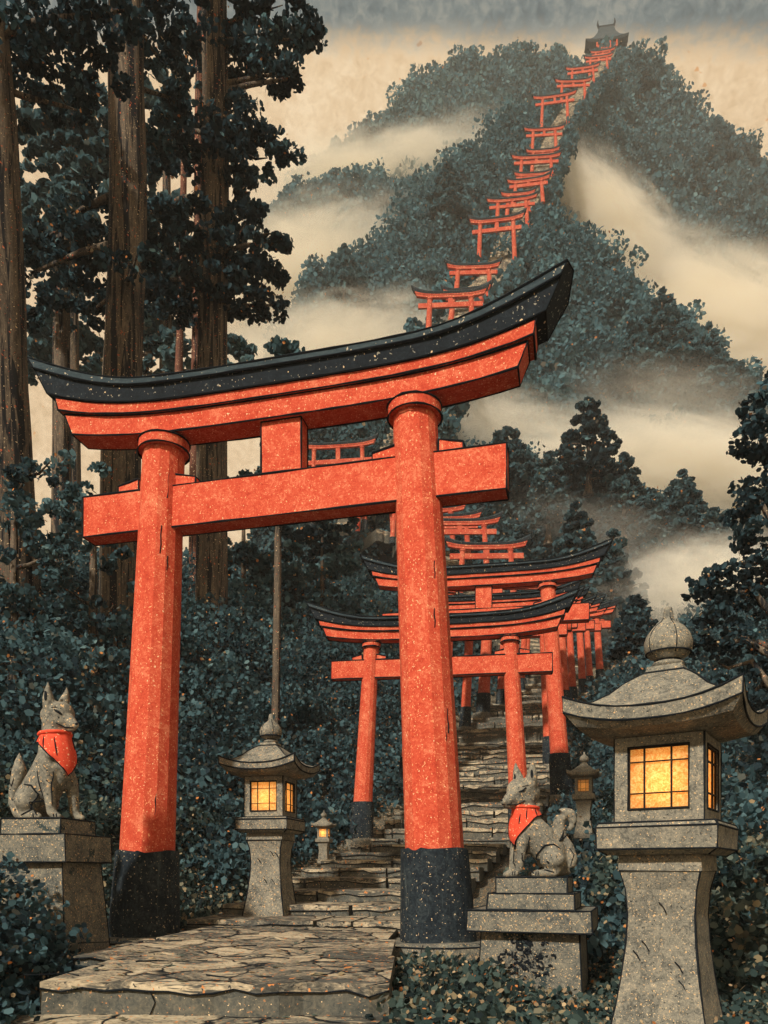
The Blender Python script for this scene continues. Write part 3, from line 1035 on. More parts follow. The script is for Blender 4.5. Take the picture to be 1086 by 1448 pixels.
def make_fox(label, loc, rz, size, spec, mat, ink, bib_label=None):
    me = fuse(spec['chains'], .011, 'fox')
    mb = MB()
    vs = [v.co.copy() for v in me.vertices]
    fs = [tuple(p.vertices) for p in me.polygons]
    mb.add(vs, fs, 0, True)
    bvh = BVHTree.FromPolygons([tuple(v) for v in vs], fs)

    def onto(pts, off):
        out = []
        for (x, y, z) in pts:
            h = None
            if y < 0:
                h, nrm, i, dd = bvh.ray_cast(Vector((x, -1, z)), Vector((0, 1, 0)))
            if h is None:
                h, nrm, i, dd = bvh.find_nearest(Vector((x, y, z)))
            out.append(h + nrm * off if h is not None else Vector((x, y, z)))
        return out
    for (pts, r_) in spec['lines']:
        # resample and lay the carved line on the skin
        P = [Vector(p) for p in pts]
        Q = []
        for a, b in zip(P[:-1], P[1:]):
            for i in range(5):
                Q.append(a.lerp(b, i / 5))
        Q.append(P[-1])
        Q = onto([tuple(q) for q in Q], .001)
        mb.tube(Q, [r_ * (.5 + .5 * math.sin(PI * (i + .6) / (len(Q) + .2))) for i in range(len(Q))], 1, 5)
    for (c, a, b, nv) in spec['spots']:        # dark of hollows painted on as ink patches: eyes, nostril, ear cups
        h, nrm, i, dd = bvh.find_nearest(Vector(c))
        x = nrm.cross(Vector(nv)).normalized()
        y = nrm.cross(x).normalized()
        ring = [h + nrm * .003 + y * math.cos(2 * PI * t / 10) * a + x * math.sin(2 * PI * t / 10) * b for t in range(10)]
        ring2 = [p - nrm * .012 for p in ring]
        mb.rings([ring2, ring], 1)
    o = mb.build('fox_statue', [mat, M['ink']])
    o.location = loc
    o.rotation_euler = (0, 0, rz)
    o.scale = (size,) * 3
    tag(o, label, 'fox statue')
    # bib: cloth lying on neck and chest
    mb = MB()
    nx, fwd, dn = spec['neck'], Vector(spec['front']).normalized(), spec['bib']
    side = Vector((-fwd.y, fwd.x, 0))
    rows = 12
    cols = 26
    grid = []
    for j in range(cols + 1):
        th = R(-165 + 330 * j / cols)
        e = abs(th) / PI
        L = dn[0] * max(0, 1 - (e / .52) ** 1.25) + dn[1] * (1 - .75 * e)
        colp = []
        for i in range(rows + 1):
            t = i / rows
            z = nx[2] - L * t - .02 * e
            ax = Vector((nx[0] + spec['tilt'][0] * L * t, nx[1], z))
            dr = fwd * math.cos(th) + side * math.sin(th)
            if t > .55 and L > .15:
                ax = ax
            hit = bvh.ray_cast(ax + dr * .6, -dr, .6)
            rr = (hit[0] - ax).length if hit[0] is not None else .05
            rr = min(rr, .085 + .16 * min(1, t * L / .22) + .02)
            rr += .012 + .010 * t * abs(math.sin(th * 5 + t * 3)) + .004 * math.sin(th * 11)
            colp.append(ax + dr * rr)
        grid.append(colp)
    # smooth along columns
    for _ in range(2):
        for j in range(len(grid)):
            for i in range(1, rows):
                grid[j][i] = grid[j][i] * .5 + (grid[j][i - 1] + grid[j][i + 1]) * .25
    th_ = .010
    mb.rings(grid, 0, False, True, False)
    inner = []
    for j in range(len(grid)):
        inner.append([p - (p - Vector((nx[0], nx[1], p.z))).normalized() * th_ for p in grid[j]])
    mb.rings(inner[::-1], 0, False, True, False)
    for gset in ([c_[-1] for c_ in grid],):
        mb.inkpath(gset, ink)
    mb.rings([[a_, b_] for a_, b_ in zip([c_[-1] for c_ in grid], [c_[-1] for c_ in inner])], 0, False, False, False)
    mb.rings([[a_, b_] for a_, b_ in zip([c_[0] for c_ in inner], [c_[0] for c_ in grid])], 0, False, False, False)
    mb.tube([c_[0] + Vector((0, 0, .004)) for c_ in grid], .016, 0, 7)
    for j in (4, 7, 10, 16, 18, 21):
        a0, a1 = sorted((random.randint(1, 4), random.randint(6, rows - 1)))
        mb.tube([grid[j][i] for i in range(a0, a1 + 1)], [.002 + .0045 * math.sin(PI * (i + .5) / (a1 - a0 + 1)) for i in range(a1 - a0 + 1)], 1, 5)
    b = mb.build('bib', [M['cloth'], M['ink']], o)
    return o


def head_chains(hx, hz, yaw, pitch, s=1.0):
    """head of the fox: skull, cheeks, muzzle, ears, turned by yaw"""
    rot = Matrix.Rotation(yaw, 3, 'Z') @ Matrix.Rotation(pitch, 3, 'Y')

    def T(x, y, z, r_):
        p = rot @ Vector((x * s, y * s, z * s))
        return (p.x + hx, p.y, p.z + hz, r_ * s)
    ch = [
        [T(-.055, 0, .0, .092), T(.02, 0, .012, .094)],
        [T(.02, 0, -.005, .085), T(.09, 0, -.035, .055), T(.15, 0, -.062, .034), T(.176, 0, -.068, .022)],
        [T(.05, 0, -.06, .05), T(.13, 0, -.092, .024), T(.155, 0, -.094, .016)],
        [T(-.01, -.05, -.045, .052), T(.05, -.035, -.045, .042)],
        [T(-.01, .05, -.045, .052), T(.05, .035, -.045, .042)],
        [T(.05, -.03, .035, .04), T(.085, -.015, .005, .03)],
        [T(.05, .03, .035, .04), T(.085, .015, .005, .03)],
    ]
    for sy in (-1, 1):
        ch.append([T(-.035, sy * .055, .055, .046), T(-.036, sy * .070, .115, .040), T(-.032, sy * .080, .170, .024), T(-.030, sy * .084, .225, .006)])
    return ch, T


# left fox: sits in profile looking right
hc, T = head_chains(.085, .80, R(-12), R(4), 1.08)
chains = hc + [
    [(.045, 0, .74, .092), (.05, 0, .66, .100), (.055, 0, .58, .122)],
    [(.055, 0, .58, .122), (.06, 0, .47, .138), (.0, 0, .35, .142), (-.08, 0, .22, .150), (-.13, 0, .13, .125)],
    [(.11, 0, .52, .08), (.13, 0, .42, .075), (.08, 0, .30, .08)],
    [(-.11, -.085, .19, .100), (-.115, -.10, .13, .105), (-.13, -.09, .07, .07)],
    [(-.11, .085, .19, .100), (-.115, .10, .13, .105), (-.13, .09, .07, .07)],
    [(-.15, -.12, .03, .035), (-.03, -.135, .028, .034), (.01, -.135, .022, .026)],
    [(-.15, .12, .03, .035), (-.03, .135, .028, .034), (.01, .135, .022, .026)],
    [(.03, -.085, .42, .068), (.055, -.095, .30, .056), (.075, -.098, .17, .043), (.095, -.10, .05, .036), (.13, -.10, .025, .032), (.158, -.10, .02, .024)],
    [(.06, .085, .42, .066), (.12, .095, .30, .055), (.14, .098, .17, .043), (.15, .10, .05, .036), (.19, .10, .025, .032), (.22, .10, .02, .024)],
    [(-.19, .03, .04, .05), (-.30, .03, .06, .048), (-.345, .03, .15, .045), (-.335, .03, .25, .046), (-.305, .03, .33, .058), (-.295, .03, .40, .056), (-.297, .03, .47, .034), (-.295, .03, .535, .008)],
]
eye = T(.085, -.05, .018, 0)[:3]
lines = [
    ([(-.03, -.30, .12), (-.005, -.30, .19), (-.05, -.30, .255), (-.11, -.30, .262)], .008),
    ([(-.03, -.30, .12), (-.06, -.30, .06), (-.13, -.30, .03)], .008),
    ([(.00, -.3, .36), (.015, -.3, .26), (.04, -.3, .14), (.055, -.3, .04)], .006),
    ([(.11, -.3, .36), (.105, -.3, .26), (.115, -.3, .10)], .006),
    ([(.13, -.3, .04), (.135, -.3, .015)], .005), ([(.15, -.3, .04), (.155, -.3, .015)], .005), ([(-.02, -.3, .04), (-.015, -.3, .01)], .005),
    ([(-.35, -.2, .30), (-.33, -.2, .27), (-.30, -.2, .33)], .005),
    ([T(.17, -.04, -.085, 0)[:3], T(.11, -.08, -.085, 0)[:3], T(.06, -.1, -.06, 0)[:3]], .006),
    ([T(.05, -.1, .03, 0)[:3], T(.085, -.1, .012, 0)[:3], T(.10, -.1, .0, 0)[:3]], .010),
    ([T(.02, -.1, .045, 0)[:3], T(.07, -.1, .045, 0)[:3]], .004),
]
spots = [(T(.19, -.012, -.058, 0)[:3], .012, .010, (0, 1, 0)), (T(-.022, -.11, .125, 0)[:3], .012, .038, (1, 0, .0))]
specL = dict(chains=chains, lines=lines, spots=spots, neck=(.05, 0, .665), front=(1, -.40, 0), bib=(.205, .125), tilt=(.2, 0))
make_fox('grey stone fox in a red bib looking right from the left pedestal', (bl.x + .0, dL, bl.z + zt + .002), R(-14), 183 * pxm, specL, M['stone_mid'], .005)

# right fox: mirrored seat, head turned a little towards the steps
hc, T = head_chains(.125, .765, R(-36), R(2), 1.30)


def short(T_, pts):
    return pts


chains = hc + [
    [(.10, 0, .70, .098), (.09, 0, .60, .108), (.085, 0, .52, .128)],
    [(.085, 0, .52, .130), (.06, 0, .44, .145), (-.02, 0, .36, .150), (-.12, 0, .24, .150), (-.17, 0, .14, .125)],
    [(.15, 0, .47, .08), (.16, 0, .38, .07), (.08, 0, .28, .08)],
    [(-.13, -.085, .19, .105), (-.14, -.10, .14, .118), (-.15, -.09, .08, .08)],
    [(-.13, .085, .19, .100), (-.135, .10, .14, .11), (-.15, .09, .08, .08)],
    [(-.15, -.13, .035, .038), (-.02, -.145, .030, .036), (.035, -.145, .024, .028)],
    [(-.15, .12, .035, .038), (-.02, .135, .030, .036), (.02, .135, .024, .028)],
    [(.11, -.075, .38, .066), (.135, -.085, .27, .052), (.15, -.088, .16, .042), (.165, -.09, .05, .037), (.20, -.09, .026, .033), (.228, -.09, .02, .026)],
    [(.13, .075, .38, .064), (.17, .085, .27, .052), (.185, .088, .16, .042), (.195, .09, .05, .037), (.235, .09, .026, .033), (.262, .09, .02, .026)],
    [(-.20, .02, .05, .055), (-.30, .01, .07, .052), (-.335, .0, .16, .050), (-.30, .0, .27, .050), (-.235, .0, .36, .05), (-.21, .0, .47, .056), (-.245, .0, .58, .052), (-.32, .0, .58, .044), (-.345, .0, .49, .038), (-.31, .0, .43, .020)],
]
lines = [
    ([(-.01, -.3, .10), (.0, -.3, .20), (-.06, -.3, .28), (-.14, -.3, .29), (-.2, -.3, .25)], .009),
    ([(-.01, -.3, .10), (-.06, -.3, .06), (-.14, -.3, .04)], .008),
    ([(.07, -.3, .36), (.09, -.3, .25), (.11, -.3, .14), (.12, -.3, .05)], .007),
    ([(.185, -.3, .30), (.19, -.3, .2), (.195, -.3, .08)], .005),
    ([(.2, -.3, .05), (.205, -.3, .015)], .005), ([(.22, -.3, .045), (.225, -.3, .015)], .005), ([(.0, -.3, .05), (.005, -.3, .01)], .005), ([(.02, -.3, .045), (.026, -.3, .01)], .005),
    ([(-.27, -.2, .44), (-.30, -.2, .40), (-.26, -.2, .36)], .006),
    ([(-.31, -.2, .10), (-.34, -.2, .2), (-.30, -.2, .26)], .005),
    ([T(.17, -.03, -.085, 0)[:3], T(.11, -.08, -.085, 0)[:3], T(.06, -.1, -.06, 0)[:3]], .006),
    ([T(.17, .03, -.085, 0)[:3], T(.11, .08, -.085, 0)[:3]], .006),
    ([T(.05, -.1, .028, 0)[:3], T(.08, -.1, .008, 0)[:3], T(.10, -.08, .0, 0)[:3]], .010),
    ([T(.06, .1, .028, 0)[:3], T(.095, .08, .006, 0)[:3]], .010),
    ([T(.02, -.1, .045, 0)[:3], T(.08, -.09, .035, 0)[:3]], .004),
]
spots = [(T(.19, .0, -.055, 0)[:3], .014, .010, (0, 1, 0)), (T(-.005, -.10, .125, 0)[:3], .013, .040, (1, 0, .0)), (T(.01, .06, .12, 0)[:3], .010, .03, (1, 0, .0))]
# mirror the whole figure so that it looks left
def mir(p):
    return (-p[0],) + tuple(p[1:])


specR = dict(chains=[[mir(p) for p in ch] for ch in chains], lines=[([mir(p) for p in ps], r_) for (ps, r_) in lines],
             spots=[(mir(c_), a, b, nv) for (c_, a, b, nv) in spots], neck=(-.095, 0, .635), front=(-1, -.55, 0), bib=(.23, .14), tilt=(-.12, 0))
make_fox('grey stone fox in a red bib looking left from the stepped right pedestal', (br.x, dR, br.z + zr + .002), R(-2), 155 * pxr, specR, M['stone_mid'], .005)

# ---------------------------------------------------------------- foliage


def leaf_object(name, cen, size, tone, mat, parent=None, flat=0.0, elong=1.10, nrm=None):
    cen = np.asarray(cen, np.float32)
    N = len(cen)
    size = np.broadcast_to(np.asarray(size, np.float32), (N,))
    nv = rng.normal(size=(N, 3)).astype(np.float32)
    if nrm is not None:
        nv = nv * (1 - flat) + np.asarray(nrm, np.float32) * flat * 2
    nv /= np.linalg.norm(nv, axis=1, keepdims=True) + 1e-9
    a = rng.normal(size=(N, 3)).astype(np.float32)
    x = np.cross(nv, a)
    x /= np.linalg.norm(x, axis=1, keepdims=True) + 1e-9
    y = np.cross(nv, x)
    K = 5 if N > 40000 else 6
    ang = np.arange(K) * 2 * np.pi / K
    jit = rng.uniform(.8, 1.2, size=(N, K)).astype(np.float32)
    co = cen[:, None, :] + (x[:, None, :] * (np.cos(ang)[None, :, None] * elong) + y[:, None, :] * np.sin(ang)[None, :, None] / elong) * (size[:, None] * jit)[:, :, None]
    me = bpy.data.meshes.new(name)
    me.vertices.add(N * K)
    me.vertices.foreach_set('co', co.astype(np.float32).ravel())
    me.loops.add(N * K)
    me.loops.foreach_set('vertex_index', np.arange(N * K, dtype=np.int32))
    me.polygons.add(N)
    me.polygons.foreach_set('loop_start', np.arange(0, N * K, K, dtype=np.int32))
    me.update(calc_edges=True)
    at = me.attributes.new('tone', 'FLOAT', 'FACE')
    at.data.foreach_set('value', np.clip(tone, 0, 1).astype(np.float32))
    me.materials.append(mat)
    o = bpy.data.objects.new(name, me)
    COL.objects.link(o)
    if parent is not None:
        o.parent = parent
    return o


def tones(base, n, spread=.22, speck=.03):
    t = np.clip(base + rng.normal(size=n) * spread, 0, .90)
    u = rng.uniform(size=n)
    t = np.where(u < speck, rng.uniform(.915, 1.0, size=n), t)
    return t


def clump_cloud(centres, radii, per, leaf, bases=None, squash=.75, speck=.03, shell=.55):
    """leaves round each clump centre -> arrays"""
    C, S, T_ = [], [], []
    for i, (c_, r_) in enumerate(zip(centres, radii)):
        d_ = rng.normal(size=(per, 3))
        d_ /= np.linalg.norm(d_, axis=1, keepdims=True)
        q = shell + (1 - shell) * rng.uniform(size=(per, 1)) ** .6
        rad_ = np.asarray(r_) if np.ndim(r_) else np.array((r_, r_, r_ * squash))
        s = leaf * rng.uniform(.6, 1.25, size=per)
        b = bases[i] if bases is not None else rng.uniform(.25, .62)
        t = tones(b, per, .13, speck)
        s = np.where(t > .945, s * .48, s)
        q = np.where(t[:, None] > .945, 1.18, q)
        C.append(np.asarray(c_)[None, :] + d_ * q * rad_[None, :])
        S.append(s)
        T_.append(t)
    return np.concatenate(C), np.concatenate(S), np.concatenate(T_)


# ---- hills: crest line seen from the shrine, each with a front slope and a back
HILLS = []


def make_hill(name, label, crest, slope_f, drop, slope_b=50, n=60, rough=1.0, sink=0.0):
    P = [W(*c_) - Vector((0, 0, sink)) for c_ in crest]
    pts = []
    for i in range(n + 1):
        t = i / n * (len(P) - 1)
        k = min(len(P) - 2, int(t))
        pts.append(P[k].lerp(P[k + 1], t - k))
    prof = [-1, -.8, -.6, -.45, -.3, -.2, -.1, -.04, 0, .04, .1, .25, .5, 1]
    rings = []
    for i, p in enumerate(pts):
        f = Vector((-p.x, -p.y, 0)).normalized()
        row = []
        for t in prof:
            a = abs(t)
            z = p.z - drop * a
            run = drop * a / math.tan(R(slope_f if t < 0 else slope_b)) * (1 if a > 0 else 1)
            run += 2.0 * math.sqrt(a)
            q = p + f * (run if t < 0 else -run)
            nz = mnoise.noise(Vector((q.x * .06, q.y * .06, p.z * .06))) * rough
            row.append(Vector((q.x, q.y, max(z + nz, -2))))
        rings.append(row)
    mb = MB()
    mb.rings(rings, 0, False, True, False)
    o = mb.build(name, M['hill'])
    tag(o, label, 'hill', kind='structure')
    return pts, rings, prof


def forest_on(name, label, rings, prof, tmin, tmax, crown, leaf, count, per, mat, base=.45, speck=.02, crestn=0):
    cs, rs, bs = [], [], []
    ns = len(rings)
    fr = [j for j, t in enumerate(prof) if tmin <= t <= tmax]
    for _ in range(count):
        i = random.uniform(0, ns - 1.001)
        j = random.uniform(fr[0], fr[-1] - .001)
        i0, j0 = int(i), int(j)
        a = rings[i0][j0].lerp(rings[i0 + 1][j0], i - i0)
        b = rings[i0][j0 + 1].lerp(rings[i0 + 1][j0 + 1], i - i0)
        p = a.lerp(b, j - j0)
        r_ = crown * random.uniform(.6, 1.25)
        hb = random.gauss(base, .10)
        k = 5
        for q in range(k):
            off = Vector((random.gauss(0, .55), random.gauss(0, .4), random.uniform(-.2, .75))) * r_
            cs.append(tuple(p + off + Vector((0, 0, r_ * .2))))
            rs.append(r_ * random.uniform(.35, .65))
            bs.append(hb + random.gauss(0, .07))
    for _ in range(crestn):
        i = random.uniform(0, ns - 1.001)
        i0 = int(i)
        jj = prof.index(0)
        p = rings[i0][jj].lerp(rings[i0 + 1][jj], i - i0)
        r_ = crown * random.uniform(.5, 1.15)
        h = random.uniform(.2, 1.4) * r_
        hb = random.gauss(base, .08)
        for q in range(5):
            f = q / 4
            cs.append(tuple(p + Vector((random.gauss(0, .30 * (1.2 - f)) * r_, random.gauss(0, .3) * r_, h * f))))
            rs.append(r_ * (.55 - .28 * f))
            bs.append(hb + random.gauss(0, .06))
    C, S, T_ = clump_cloud(cs, rs, per, leaf, bs, .85, speck)
    o = leaf_object(name, C, S, T_, mat)
    tag(o, label, 'forest', kind='stuff')
    return o


def hill_with_forest(label, flabel, crest, slope, drop, crown, leaf, count, per, mat, base, tmin=-1, crestn=60, speck=.02):
    pts, rings, prof = make_hill('hill', label, crest, slope, drop, sink=crown * 1.25)
    forest_on('forest', flabel, rings, prof, tmin, .06, crown, leaf, count, per, mat, base, speck, crestn)


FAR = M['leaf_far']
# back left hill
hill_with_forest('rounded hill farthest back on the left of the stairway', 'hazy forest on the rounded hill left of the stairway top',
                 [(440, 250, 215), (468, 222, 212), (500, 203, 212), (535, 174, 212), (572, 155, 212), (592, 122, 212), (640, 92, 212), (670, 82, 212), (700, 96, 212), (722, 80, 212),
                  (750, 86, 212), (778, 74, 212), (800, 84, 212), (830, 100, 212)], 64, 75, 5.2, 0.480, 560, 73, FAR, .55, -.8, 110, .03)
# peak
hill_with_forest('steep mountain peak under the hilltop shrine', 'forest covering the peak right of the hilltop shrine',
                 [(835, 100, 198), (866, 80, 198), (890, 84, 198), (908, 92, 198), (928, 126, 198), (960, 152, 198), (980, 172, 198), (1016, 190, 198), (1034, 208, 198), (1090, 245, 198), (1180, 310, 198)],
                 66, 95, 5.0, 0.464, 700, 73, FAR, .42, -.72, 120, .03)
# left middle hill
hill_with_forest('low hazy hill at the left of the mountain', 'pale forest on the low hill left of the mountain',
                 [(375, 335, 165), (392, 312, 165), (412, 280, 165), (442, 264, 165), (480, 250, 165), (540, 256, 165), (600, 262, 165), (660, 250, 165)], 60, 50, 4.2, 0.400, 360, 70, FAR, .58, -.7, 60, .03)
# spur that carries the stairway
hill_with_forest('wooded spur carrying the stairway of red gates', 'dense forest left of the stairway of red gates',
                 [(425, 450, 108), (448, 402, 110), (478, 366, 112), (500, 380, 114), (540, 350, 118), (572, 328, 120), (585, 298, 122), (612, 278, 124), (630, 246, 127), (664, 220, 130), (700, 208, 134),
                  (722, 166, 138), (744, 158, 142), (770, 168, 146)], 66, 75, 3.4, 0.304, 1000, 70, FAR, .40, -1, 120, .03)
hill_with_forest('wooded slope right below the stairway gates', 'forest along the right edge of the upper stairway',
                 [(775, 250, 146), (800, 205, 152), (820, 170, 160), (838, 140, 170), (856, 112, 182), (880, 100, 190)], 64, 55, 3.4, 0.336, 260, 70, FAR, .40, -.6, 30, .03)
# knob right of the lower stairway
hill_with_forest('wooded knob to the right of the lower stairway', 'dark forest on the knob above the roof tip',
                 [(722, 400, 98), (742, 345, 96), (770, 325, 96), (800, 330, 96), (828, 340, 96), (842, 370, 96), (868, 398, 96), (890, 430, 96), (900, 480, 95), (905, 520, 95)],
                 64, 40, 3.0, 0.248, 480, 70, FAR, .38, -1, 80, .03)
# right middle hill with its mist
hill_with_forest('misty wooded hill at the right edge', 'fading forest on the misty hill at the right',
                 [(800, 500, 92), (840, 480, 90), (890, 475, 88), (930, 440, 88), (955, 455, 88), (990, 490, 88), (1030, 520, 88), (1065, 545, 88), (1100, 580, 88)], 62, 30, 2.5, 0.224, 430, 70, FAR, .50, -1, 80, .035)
# near right slope
hill_with_forest('near wooded slope right of the gates', 'thick dark forest on the slope right of the gates',
                 [(600, 659, 66), (650, 644, 66), (700, 626, 64), (740, 636, 62), (772, 676, 60), (800, 656, 58), (830, 641, 58), (870, 671, 57), (905, 706, 56), (940, 721, 55), (985, 731, 54), (1030, 766, 53), (1090, 816, 52)],
                 58, 32, 1.9, .175, 1000, 52, M['leaf'], .42, -1, 110, .04)
# wooded slope behind the gates, left of the stairs
hill_with_forest('dark wooded slope behind the great gate', 'dark forest filling the view through the great gate',
                 [(330, 790, 58), (372, 770, 58), (400, 680, 62), (440, 615, 65), (480, 595, 66), (540, 580, 68), (620, 600, 72)], 60, 34, 1.7, .165, 760, 50, M['leaf'], .40, -1, 70, .045)


# bushes that crowd both edges of the mountain stairway
cs, rs, bs = [], [], []
for i in range(14, len(PATH) - 1):
    a, b = PATH[i], PATH[i + 1]
    for _ in range(int((b - a).length * 2.6)):
        p = a.lerp(b, random.random())
        sd = random.choice((-1, 1, 1))
        off = random.uniform(1.9, 3.4) if sd > 0 else random.uniform(2.2, 4.2)
        r_ = random.uniform(.55, 1.25)
        cs.append((p.x + sd * off, p.y + random.uniform(-.5, .5), p.z + random.uniform(-.9, .9 if sd > 0 else .3)))
        rs.append(r_)
        bs.append(random.gauss(.36, .10))
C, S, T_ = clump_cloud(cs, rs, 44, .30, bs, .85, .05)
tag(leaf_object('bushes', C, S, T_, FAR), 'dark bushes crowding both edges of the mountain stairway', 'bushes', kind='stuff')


# ---- individual trees
def make_tree(name, label, base, height, r0, r1, sprays, leaf, per, leafmat, bark, lean=(0, 0), base_tone=.35, twigs=True, group=None, speck=.045, dens=17):
    """sprays: list of (dx, dz, dy, rx, ry, rz) foliage pads relative to the base"""
    root = thing(name, label, 'tree', base, 0, group)
    mb = MB()
    n = 18
    rings = []
    K = 26
    for i in range(K + 1):
        t = i / K
        z = -.5 + (height + .5) * t
        rr = r0 + (r1 - r0) * t + r0 * .35 * max(0, 1 - z / (r0 * 4)) ** 2
        cx, cy = lean[0] * t, lean[1] * t
        wob = mnoise.noise(Vector((z * .12, base[0], 1))) * r0 * .35
        ring = []
        for j in range(n):
            a = 2 * PI * j / n
            q = rr * (1 + .10 * math.sin(j * 2.4 + base[0]) + .08 * mnoise.noise(Vector((math.cos(a) * 2, math.sin(a) * 2, z * .5 + base[1]))))
            ring.append(Vector((cx + wob + math.cos(a) * q, cy + math.sin(a) * q, z)))
        rings.append(ring)
    mb.rings(rings, 0, True, True)
    if twigs:
        for (dx, dz, dy, rx, ry, rz) in sprays:
            t = max(0, min(1, dz / height))
            s0 = Vector((lean[0] * t, lean[1] * t, dz - random.uniform(.0, .6)))
            e = Vector((dx, dy, dz))
            if (e - s0).length < .3 or random.random() < .6:
                continue
            m_ = s0.lerp(e, .5) + Vector((0, 0, random.uniform(-.1, .35)))
            br_ = min(.09, .03 + .02 * (e - s0).length)
            mb.tube([s0, m_, e, e + (e - s0).normalized() * rx * .5], [br_ * 1.3, br_, br_ * .6, br_ * .25], 0, 6)
    mb.build('trunk', bark, root)
    cs, rs, bs = [], [], []
    for (dx, dz, dy, rx, ry, rz) in sprays:
        hb = random.gauss(base_tone, .10)
        k = max(5, min(60, int(rx * ry * dens)))
        for q in range(k):
            a = random.uniform(0, 2 * PI)
            f = math.sqrt(random.random())
            cs.append((dx + math.cos(a) * f * rx, dy + math.sin(a) * f * ry, dz + random.uniform(-1, 1) * rz * (1 - .5 * f) - .18 * rx * f * f))
            rr = random.uniform(.15, .30) * (1 if rx > .8 else .8) * (1 + max(0, rx - 2.2) * .25)
            rs.append((rr * 1.25, rr * 1.25, rr * .6))
            bs.append(hb + random.gauss(0, .10))
    C, S, T_ = clump_cloud(cs, rs, int(per * .62), leaf, bs, .7, speck, .35)
    leaf_object('crown', C, S, T_, leafmat, root)
    return root


def pads_px(list_px, d, base):
    """foliage pads read from the view: (px, py, half width px, half height px, depth offset)"""
    out = []
    for (px, py, hw, hh, dy) in list_px:
        p = W(px, py, d + dy)
        sx = (d + dy) / F
        out.append((p.x - base[0], p.z - base[2], p.y - base[1], hw * sx, max(.5, hw * sx * .7), hh * sx))
    return out


GT = 'tall cedars of the grove on the left'
# far left giant
LD = M['leaf_dark']
d = 17.0
b = W(22, 960, d); b.z = ground_z(b.x, d)
pads = pads_px([(60, 20, 90, 40, 0), (20, 80, 80, 40, 1), (110, 70, 70, 40, 1), (70, 115, 70, 26, 2), (0, 30, 60, 60, -1), (150, 20, 60, 30, 0), (10, 140, 40, 30, 1), (130, 110, 40, 24, 1), (90, 150, 40, 16, 1)], d, b)
make_tree('cedar_tree', 'giant dark cedar trunk at the left edge of the grove', b, 22, .66, .36, pads, .070, 60, LD, M['bark'], (-1.0, 0), .25, group=GT)
# big second
d = 20.5
b = W(165, 955, d); b.z = ground_z(b.x, d)
pads = pads_px([(120, 300, 55, 30, 1), (90, 340, 60, 30, 1), (230, 15, 70, 30, -.5), (150, 350, 60, 25, 1), (215, 330, 40, 22, 1.5), (60, 380, 44, 26, 1), (190, 374, 50, 18, -.9), (70, 335, 40, 30, 1.5),
                (110, 420, 50, 20, 1), (60, 440, 36, 20, 1), (225, 85, 50, 34, 1.5), (240, 138, 40, 16, 1), (140, 385, 50, 16, .8), (215, 200, 30, 20, 1.5), (130, 440, 36, 14, 1), (195, 345, 45, 20, 1.2)], d, b)
make_tree('cedar_tree', 'broad brown cedar trunk standing behind the great left pillar', b, 25, .50, .40, pads, .078, 60, LD, M['bark'], (.35, 0), .30, group=GT)
# third
d = 24.0
b = W(300, 990, d); b.z = ground_z(b.x, d)
pads = pads_px([(360, 20, 75, 26, 0), (420, 40, 34, 12, 0), (440, 52, 16, 7, 0), (330, 60, 55, 20, .5), (395, 56, 50, 18, 0), (385, 72, 34, 12, -.5), (385, 105, 30, 12, 0), (405, 112, 14, 7, 0), (345, 75, 45, 14, 0), (240, 165, 40, 16, .5),
                (275, 165, 50, 22, -.8), (330, 178, 50, 24, -.8), (370, 200, 42, 18, 0), (400, 218, 24, 9, 0), (235, 205, 45, 24, .5), (300, 212, 55, 18, -.8), (340, 152, 22, 8, 0), (362, 225, 30, 10, 0), (338, 255, 20, 9, 0), (345, 272, 8, 4, 0),
                (240, 302, 50, 22, .6), (300, 308, 55, 22, -.8), (345, 308, 42, 18, 0), (372, 332, 30, 13, 0), (330, 345, 60, 20, -.8), (260, 345, 55, 22, .5), (388, 345, 17, 7, 0), (360, 300, 16, 8, 0), (230, 395, 55, 20, .6),
                (290, 400, 60, 20, -.8), (350, 385, 42, 15, 0), (388, 390, 16, 7, 0), (345, 422, 46, 15, 0), (380, 432, 18, 7, 0), (290, 430, 50, 14, .5), (235, 440, 40, 16, .6), (215, 300, 40, 16, .8), (325, 372, 50, 14, .3)], d, b)
pads = [(a_[0], a_[1], a_[2], a_[3] * 1.12, a_[4], a_[5] * .55) for a_ in pads]
make_tree('cedar_tree', 'tall straight cedar with layered branches reaching out to the right of the grove', b, 30, .50, .32, pads, .080, 60, LD, M['bark'], (.2, 0), .30, group=GT)
# slender reddish trunks
d = 27.0
b = W(272, 960, d); b.z = ground_z(b.x, d)
pads = pads_px([(270, 60, 45, 26, .5), (300, 100, 30, 16, .5), (250, 60, 40, 24, .6), (255, 118, 30, 12, 0)], d, b)
make_tree('red_pine', 'slender reddish trunk just left of the layered cedar', b, 25, .20, .10, pads, .085, 52, LD, M['bark_red'], (.3, 0), .32, group=GT)
d = 28.0
b = W(244, 960, d); b.z = ground_z(b.x, d)
pads = pads_px([(255, 222, 34, 18, .5), (235, 215, 34, 14, .5)], d, b)
make_tree('red_pine', 'thin forking reddish trunk, shorter than its reddish neighbour', b, 19.5, .17, .09, pads, .085, 52, LD, M['bark_red'], (.45, 0), .32, group=GT)
d = 23.0
b = W(84, 960, d); b.z = ground_z(b.x, d)
pads = pads_px([(110, 430, 45, 24, 1), (80, 460, 36, 20, .8), (60, 425, 36, 16, .8)], d, b)
make_tree('cedar_tree', 'younger cedar trunk between the two biggest trunks above the roof tip', b, 12.5, .30, .20, pads, .08, 56, M['leaf'], M['bark'], (.1, 0), .42, group=GT)
d = 19.0
b = W(388, 1010, d); b.z = ground_z(b.x, d)
